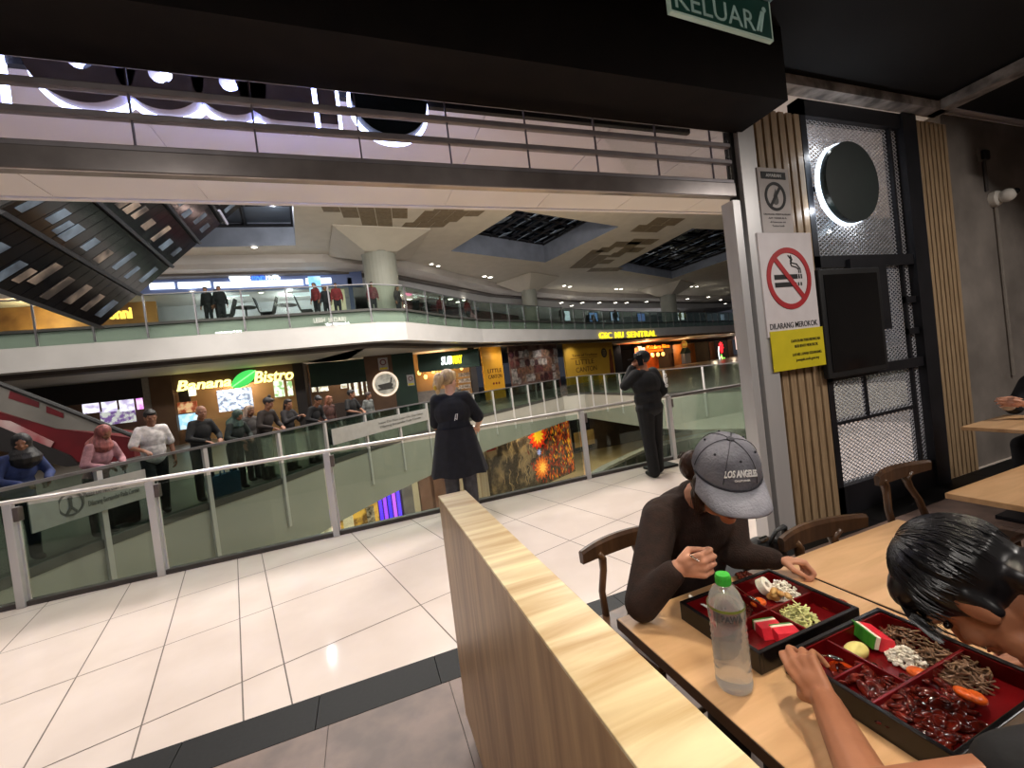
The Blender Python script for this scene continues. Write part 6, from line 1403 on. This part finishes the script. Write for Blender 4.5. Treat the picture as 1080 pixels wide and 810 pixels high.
for i in range(900):
    a = rnd.uniform(0, 2*math.pi); ph0 = rnd.uniform(.15, 1.25); L_ = rnd.uniform(.35, .8); pts = []; jit = rnd.uniform(-.12, .12)
    for k in range(5):
        ph = ph0+L_*k/4; aa = a+jit*k/4; lift = 1.015+.02*math.sin(math.pi*k/4)*rnd.uniform(.4, 1.2)+(.03*k/4 if ph0 > .9 else 0)
        if ph > 1.95 and math.sin(aa) > .2: break
        pts.append(MH2 @ V((.088*lift*math.sin(ph)*math.cos(aa), -.022+.109*lift*math.sin(ph)*math.sin(aa), .038+.098*lift*math.cos(ph))))
    if len(pts) >= 3: m.tube(pts, [.0017]*(len(pts)-1)+[.0006], 4)
for i in range(160):
    u = rnd.uniform(-1, 1); p0 = V((.07*u, .085-.02*u*u, .085)); pts = [p0, p0+V((.004*u, .026, -.03)), p0+V((.01*u+rnd.uniform(-.012, .012), .03, -.06-.03*rnd.random()))]; m.tube([MH2 @ p for p in pts], [.0017, .0015, .0006], 4)
m.build('hair_strand', hk, p2)['kind'] = 'stuff'
m = MB(); m.cap((1.10, .13, 1.0), (1.42, .10, .98), .078, .078); m.ell((1.26, .06, .90), (.175, .13, .18)); m.ell((1.28, .0, .68), (.17, .14, .2)); chain(m, [s2L, s2L+(e2_-s2L)*.6], [.075, .068]); chain(m, [s2R, s2R+(e2R-s2R)*.6], [.075, .068]); m.build('top', mat('cloth_24_24_28', (24, 24, 28), .85, c2=(18, 18, 21), scale=14, bump=.15), p2, remesh=.012, blur=2)
m = MB(); m.ell((1.29, -.02, .53), (.17, .15, .11))
for sx in (-1, 1): chain(m, [V((1.29+sx*.09, -.02, .54)), V((1.29+sx*.12, .36, .53)), V((1.29+sx*.12, .33, .10))], [.095, .072, .055])
m.build('trousers', MATS['cloth_30_30_34'], p2, remesh=.014, blur=2)
make_chair((1.29, -.06, 0), math.pi, 'dark wooden chair under the black haired diner at the lower right')

# --- third person, mostly out of frame at the far table
c3 = dep(1064, 424, 3.35); p3 = thing('person', (c3.x+.55, c3.y-.1, 0), 'person in black with white cuffs and clasped hands at the far table', 'person')
b3 = V((c3.x+.50, c3.y-.12, 0)); hd = b3+V((-.05, 0, 1.25)); M3 = frame_m(hd, (-.9, .2, -.25), (0, 0, 1))
m = MB(); head_caps(m, M3); m.cap(b3+V((0, 0, 1.02)), hd+V((.02, 0, -.06)), .058, .05); m.ell(b3+V((0, 0, .85)), (.11, .15, .2)); m.ell(b3+V((.04, 0, .6)), (.12, .15, .17))
arms3 = []
for sy in (-1, 1):
    s_ = b3+V((0, sy*.17, 1.0)); e_ = b3+V((-.16, sy*.22, .80)); w_3 = c3+V((.06, sy*.05, -.02)); arms3.append((s_, e_, w_3)); chain(m, [s_, e_, w_3], [.045, .038, .026]); hand_caps(m, w_3, V((-.8, -sy*.5, .25)), V((-.2, -sy, 0)), -sy, curl=(.7, .8, .5), thumb=.5)
    chain(m, [b3+V((.04, sy*.09, .53)), b3+V((-.36, sy*.12, .52)), b3+V((-.34, sy*.12, .08))], [.08, .055, .036])
m.build('body', skin_a, p3, remesh=.006, blur=1); face_parts(p3, M3)
m = MB(); m.cap(b3+V((0, -.13, 1.0)), b3+V((0, .13, 1.0)), .075, .075); m.ell(b3+V((0, 0, .86)), (.13, .18, .2)); m.ell(b3+V((.04, 0, .62)), (.14, .17, .17))
for (s_, e_, w_3) in arms3: chain(m, [s_, e_, e_+(w_3-e_)*.62], [.07, .056, .046])
m.build('top', MATS['cloth_24_24_28'], p3, remesh=.012, blur=2)
m = MB()
for (s_, e_, w_3) in arms3: m.cap(e_+(w_3-e_)*.62, e_+(w_3-e_)*.9, .048, .044)
m.build('cuff', mat('cuff_white', (208, 200, 196), .8, c2=(190, 182, 180), scale=14, bump=.2), p3, remesh=.008, blur=1)
m = MB(); m.M = M3; m.ell((0, -.024, .036), (.086, .102, .094)); m.build('hair', hk, p3, remesh=.007, blur=1)
m = MB()
for sy in (-1, 1): chain(m, [b3+V((.04, sy*.09, .54)), b3+V((-.36, sy*.12, .53)), b3+V((-.34, sy*.12, .10))], [.095, .07, .055])
m.build('trousers', MATS['cloth_30_30_34'], p3, remesh=.014, blur=2)
make_chair((b3.x+.02, b3.y, 0), -math.pi/2, 'dark wooden chair under the person with clasped hands')

# ================================================================== ON THE TABLE
lac_black = mat('lacquer_black', (16, 13, 13), .25, c2=(22, 18, 18), scale=10); lac_red = mat('lacquer_red', (112, 13, 16), .22, c2=(96, 10, 13), scale=8)
def bento(x0, x1, y0, y1, label, xs_, ys_):
    z0 = .7515; zt = z0+.058; t = thing('lunch_box', ((x0+x1)/2, (y0+y1)/2, z0), label, 'lunch box')
    m = MB(); m.bbox((x0, y0, z0), (x1, y1, z0+.008), .002)
    for a, b in (((x0, y0, z0+.004), (x0+.012, y1, zt)), ((x1-.012, y0, z0+.004), (x1, y1, zt)), ((x0+.011, y0, z0+.004), (x1-.011, y0+.012, zt)), ((x0+.011, y1-.012, z0+.004), (x1-.011, y1, zt))): m.bbox(a, b, .002)
    m.build('tray', lac_black, t)
    m = MB(); m.box((x0+.012, y0+.012, z0+.008), (x1-.012, y1-.012, z0+.014))
    for a, b in (((x0+.012, y0+.012, z0+.01), (x0+.015, y1-.012, zt-.006)), ((x1-.015, y0+.012, z0+.01), (x1-.012, y1-.012, zt-.006)), ((x0+.012, y0+.012, z0+.01), (x1-.012, y0+.015, zt-.006)), ((x0+.012, y1-.015, z0+.01), (x1-.012, y1-.012, zt-.006))): m.box(a, b)
    m.build('lining', lac_red, t)
    m = MB()
    for (a, b) in xs_: m.bbox(a, b, .0015)
    m.build('divider_wall', lac_red, t)
    return t, z0+.014, zt
B1 = (.873, 1.268, .812, 1.10); fx, gx = 1.075, 1.075
ymid = .945
t1, fz, zt = bento(B1[0], B1[1], B1[2], B1[3], 'black and red lunch box in front of the capped woman', [((1.07, .824, .765), (1.077, 1.088, .80)), ((.885, .94, .765), (1.256, .947, .80))], None)
B2 = (.93, 1.31, .455, .79)
t2, fz, zt = bento(B2[0], B2[1], B2[2], B2[3], 'black and red lunch box under the black haired diner', [((1.07, .60, .765), (1.077, .778, .80)), ((.942, .60, .765), (1.298, .607, .80)), ((.942, .685, .765), (1.07, .691, .795))], None)
def ft(px, py, z=.785): return atz(px, py, z)
def mound(p, n, r, spread, h, name, label, cat, mt, seed=1, kind='ell', group=None, stuff=False, smooth=True):
    rnd = random.Random(seed); m = MB()
    for i in range(n):
        a = rnd.uniform(0, 6.28); d_ = spread*math.sqrt(rnd.random()); zz = .766+h*(1-(d_/spread)**2)*rnd.random()
        c_ = V((p.x+d_*math.cos(a), p.y+d_*math.sin(a), zz+r))
        R = Euler((rnd.uniform(-.6, .6), rnd.uniform(-.6, .6), rnd.uniform(0, 6.28))).to_matrix()
        if kind == 'ell': m.ell(c_, (r*1.4, r, r*.8), 8, 6, R)
        elif kind == 'slab': m.ell(c_, (r*2.0, r*1.1, r*.5), 9, 6, R)
        elif kind == 'strip': q_ = R @ V((r*3.2, 0, 0)); u_ = R @ V((0, r*.9, 0)); m.tube([c_-q_, c_+u_, c_+q_], [r*.5, r*.6, r*.4], 5, flat=.6)
    o = m.build(name, mt, None, smooth=smooth); tag(o, label, cat, group)
    if stuff: o['kind'] = 'stuff'
    return o
rice_m = mat('rice_white', (226, 216, 196), .6, c2=(240, 234, 222), scale=60); slaw_m = mat('cabbage', (224, 220, 160), .5, c2=(206, 206, 128), scale=40); meat = mat('glazed_meat', (92, 34, 18), .18, c2=(58, 18, 12), scale=30); carrot = mat('carrot_orange', (228, 100, 26), .35, c2=(206, 82, 20), scale=20); egg = mat('mash_yellow', (238, 222, 140), .45, c2=(226, 206, 112), scale=20)
fry = mat('fried_gold', (176, 118, 54), .4, c2=(216, 176, 110), scale=40); soba = mat('noodle_brown', (132, 100, 74), .4, c2=(104, 74, 52), scale=40)
p = ft(822, 622); mound(p+V((.01, .0, 0)), 420, .0042, .055, .04, 'rice', 'white rice in the lunch box before the capped woman', 'rice', rice_m, 1, stuff=True)
p = ft(818, 626); mound(p+V((.0, -.012, .0)), 9, .011, .026, .05, 'fried_chicken', 'golden fried piece lying on the white rice', 'food', fry, 2, smooth=True)
# white seaweed roll
m = MB(); c_ = ft(806, 618, .80); m.frame(circ(0, 0, .026, 20), circ(0, 0, .010, 20), -.012, .012); Rr = Mx.Translation(c_) @ Euler((.9, .2, .3)).to_matrix().to_4x4(); m.v = [Rr @ q_ for q_ in m.v]; tag(m.build('rice_roll', rice_m), 'ring shaped white roll at the left of the fried piece', 'food')
p = ft(800, 637); m = MB(); m.ell((p.x, p.y, .79), (.026, .02, .012), 14, 8); tag(m.build('carrot_slice', carrot, smooth=True), 'orange carrot slice near the white roll', 'food')
p = ft(778, 640); mound(p, 40, .008, .040, .014, 'glazed_meat', 'dark glazed meat pieces behind the bottle cap', 'food', meat, 4)
p = ft(785, 606); mound(p, 24, .008, .03, .015, 'glazed_meat', 'dark glazed meat in the back corner of the first box', 'food', meat, 5)
p = ft(842, 648); mound(p, 150, .0052, .042, .042, 'cabbage_salad', 'pale shredded cabbage beside the watermelon', 'salad', slaw_m, 6, 'strip', stuff=True)
mel_r = mat('melon_red', (226, 52, 66), .3, c2=(206, 40, 54), scale=30); mel_w = mat('melon_white', (240, 226, 206), .4, c2=(232, 206, 190), scale=20); mel_g = mat('melon_green', (60, 132, 40), .4, c2=(40, 104, 32), scale=12, stretch=(1, 6, 1))
def melon(c_, rz, label, s=1.0, rx=0.0):
    t = thing('watermelon_slice', tuple(c_), label, 'fruit'); R = Mx.Translation(c_) @ Euler((rx, 0, rz)).to_matrix().to_4x4() @ Mx.Scale(s, 4)
    m = MB(); m.M = R; m.add([(-.035, -.025, 0), (.035, -.025, 0), (.035, .018, 0), (-.035, .018, 0), (-.033, -.012, .028), (.033, -.012, .028), (.033, .018, .03), (-.033, .018, .03)], [(3, 2, 1, 0), (4, 5, 6, 7), (0, 1, 5, 4), (1, 2, 6, 5), (2, 3, 7, 6), (3, 0, 4, 7)]); m.build('flesh', mel_r, t)
    m = MB(); m.M = R; m.bbox((-.034, .018, 0), (.034, .029, .0305), .003); m.build('white_rind', mel_w, t)
    m = MB(); m.M = R; m.bbox((-.034, .029, 0), (.034, .034, .0305), .002); m.build('green_rind', mel_g, t)
melon(V((ft(812, 662).x, ft(812, 662).y, .7665)), -.3, 'watermelon slice at the front of the first lunch box', .95)
melon(V((ft(830, 668).x, ft(830, 668).y, .7665)), -.35, 'second watermelon slice touching the shredded cabbage', .95)
m = MB(); m.box((1.08, .952, .767), (1.253, 1.085, .772)); tag(m.build('soup', mat('red_sauce', (170, 48, 18), .08, c2=(150, 36, 14), scale=10)), 'shallow red orange sauce in the right compartment of the first box', 'sauce') if False else None
p = ft(880, 636, .772); m = MB(); m.ell((p.x, p.y, .768), (.045, .03, .006), 18, 8); tag(m.build('sauce', mat('orange_sauce', (188, 62, 20), .1, c2=(168, 48, 16), scale=10), smooth=True), 'orange sauce pooled in the right compartment of the first box', 'sauce')
# second box
p = ft(924, 668, .79); melon(V((p.x-.01, p.y, .767)), 1.2, 'watermelon slice with green rind standing in the nearer box', 1.15, .3)
p = ft(903, 686); m = MB(); m.ell((p.x, p.y, .785), (.034, .024, .018), 16, 10); m.ell((p.x+.004, p.y-.004, .795), (.018, .012, .012), 12, 8); tag(m.build('mashed_potato', egg, remesh=.004, blur=2), 'yellow mash beside the upright watermelon slice', 'food')
p = ft(955, 690); mound(p, 260, .0042, .038, .03, 'rice', 'white rice in the middle of the nearer lunch box', 'rice', rice_m, 7, stuff=True)
p = ft(970, 672); mound(p, 170, .0058, .075, .028, 'noodles', 'brown noodles beside the bowed head', 'noodles', soba, 8, 'strip', stuff=True)
p = ft(1003, 700); mound(p, 170, .0058, .07, .026, 'noodles', 'brown noodles at the right rim of the nearer box', 'noodles', soba, 9, 'strip', stuff=True)
for i, (px, py, lb) in enumerate(((968, 711, 'orange carrot slice beside the white rice of the nearer box'), (1030, 737, 'orange carrot slices at the right end of the glazed meat'), (1018, 733, 'carrot slice half under the glazed meat'))):
    p = ft(px, py); m = MB(); m.ell((p.x, p.y, .788), (.03, .018, .010), 14, 8, Euler((.2, .3, .4*i)).to_matrix()); tag(m.build('carrot_slice', carrot, smooth=True), lb, 'food')
for i, (px, py) in enumerate(((915, 718), (950, 738), (990, 738), (1000, 768), (960, 760))):
    p = ft(px, py, .775); mound(p, 34, .0105, .058, .016, 'glazed_meat', ('glazed red meat at the left of the nearer box', 'glazed red meat in the front middle of the nearer box', 'glazed red meat under the carrot slices', 'glazed red meat at the front right corner', 'glazed red meat below the white rice')[i], 'food', mat('glazed_red', (112, 30, 18), .14, c2=(52, 14, 9), scale=55), 20+i, 'slab')
p = ft(890, 705, .772); m = MB(); m.ell((p.x, p.y, .768), (.03, .035, .006), 18, 8); tag(m.build('sauce', MATS['orange_sauce'], smooth=True), 'orange sauce in the left compartment of the nearer box', 'sauce')
# water bottle
bx, by, bz = atz(775, 724, .75).x, atz(775, 724, .75).y, .75
bt = thing('water_bottle', (bx, by, bz), 'clear plastic water bottle with a green cap on the wooden table', 'bottle')
pet = bpy.data.materials.new('pet_plastic'); pet.use_nodes = True
b_ = pet.node_tree.nodes['Principled BSDF']; b_.inputs['Base Color'].default_value = (.93, .96, .96, 1); b_.inputs['Transmission Weight'].default_value = .8; b_.inputs['Roughness'].default_value = .06; b_.inputs['IOR'].default_value = 1.33; b_.inputs['Alpha'].default_value = .8
BHt = .292; k_ = BHt/.292; R_ = .043
prof = [(.022, .003), (.032, 0), (.040, .006), (R_, .018)]
for i in range(9):
    z = .026+i*.0165; prof += [(R_, z), (R_-.0034, z+.008)]
prof += [(R_, .178), (R_, .212), (R_-.002, .216), (.0395, .226), (.034, .242), (.026, .256), (.016, .266), (.0145, .270), (.0145, .284)]
m = MB(); m.lathe(prof, 36, (bx, by, bz)); m.build('body', pet, bt, smooth=True)
m = MB(); m.lathe([(.0172, .264), (.0178, .266), (.0178, .284), (.0165, .290), (.004, .2915)], 30, (bx, by, bz)); cpg = m.build('cap', mat('cap_green', (70, 186, 66), .4, c2=(60, 172, 58), scale=8), bt, smooth=False)
m = MB()
for i in range(30): a = 2*math.pi*i/30; m.box((bx+.0178*math.cos(a)-.0006, by+.0178*math.sin(a)-.0006, bz+.268), (bx+.0178*math.cos(a)+.0006, by+.0178*math.sin(a)+.0006, bz+.283))
m.build('ridge', MATS['cap_green'], cpg)
lab = glass_mat('label_film', (.80, .84, .84), .05, .2)
m = MB(); n = 40; vs = []
for zz in (.180, .216):
    for i in range(n): a = 2*math.pi*i/n; vs.append((bx+(R_+.0006)*math.cos(a), by+(R_+.0006)*math.sin(a), bz+zz))
m.add(vs, [(i, (i+1) % n, n+(i+1) % n, n+i) for i in range(n)]); lb_ = m.build('label', lab, bt, smooth=True)
m = MB(); vs = []
for zz in (.211, .2175):
    for i in range(n): a = 2*math.pi*i/n; vs.append((bx+(R_+.001)*math.cos(a), by+(R_+.001)*math.sin(a), bz+zz))
m.add(vs, [(i, (i+1) % n, n+(i+1) % n, n+i) for i in range(n)]); m.build('label_band', mat('label_green', (128, 140, 60), .4, c2=(112, 124, 50), scale=9), lb_, smooth=True)
t_ = text_mb('PAWA', .017, .0008, width=.05, bold=.03); ac = math.atan2(-by, -bx)
t_.v = [V((bx+(R_+.0014+v.z)*math.cos(ac+v.x/R_+.25), by+(R_+.0014+v.z)*math.sin(ac+v.x/R_+.25), bz+.190+v.y)) for v in t_.v]; t_.build('lettering', mat('label_ink', (70, 74, 78), .5), lb_)
m = MB()
for i in range(5): 
    for q_ in range(10): a = ac-.75+q_*.04; zz = bz+.187+i*.005; m.box((bx+(R_+.001)*math.cos(a)-.0006, by+(R_+.001)*math.sin(a)-.0006, zz), (bx+(R_+.001)*math.cos(a)+.0006, by+(R_+.001)*math.sin(a)+.0006, zz+.0018))
m.build('small_print', MATS['label_ink'], lb_)
# cutlery
def spoon(a, b, label, up=V((0, 0, 1)), mt=chrome, w=.0035):
    a = V(a); b = V(b); t = thing('spoon', tuple(b), label, 'spoon'); d_ = (a-b).normalized()
    m = MB(); m.tube([a, a+(b-a)*.5+up*.004, b+d_*.035], [w, w*.8, w*.7], 8, flat=.6); m.build('handle', mt, t, smooth=True)
    X = d_; Y = up.cross(d_).normalized(); Z = X.cross(Y); m = MB(); m.ell(b, (.026, .018, .006), 14, 8, Mx((X, Y, Z)).transposed()); m.build('bowl', mt, t, smooth=True)
spoon(dep(728, 586, 1.25), ft(796, 633, .80), 'long steel spoon held by the capped woman')
spoon(atz(858, 692, .885), ft(872, 668, .80) if False else atz(881, 694, .80), 'steel spoon held over the nearer lunch box')
ch = thing('napkin', tuple(ft(735, 634, .7515)), 'folded white paper strips sticking out by the bottle', 'napkin')
m = MB(); a = ft(727, 628, .80); b = ft(752, 643, .765); d_ = (b-a).normalized(); q_ = d_.cross(V((0, 0, 1)))*.006
for k in (0, 1): o_ = q_*2.2*k+V((0, 0, .004*k)); m.add([a-q_+o_, b-q_+o_, b+q_+o_, a+q_+o_]+[p+V((0, 0, .0015)) for p in (a-q_+o_, b-q_+o_, b+q_+o_, a+q_+o_)], [(3, 2, 1, 0), (4, 5, 6, 7), (0, 1, 5, 4), (1, 2, 6, 5), (2, 3, 7, 6), (3, 0, 4, 7)])
m.build('strip', mat('paper_white', (236, 232, 226), .7), ch)
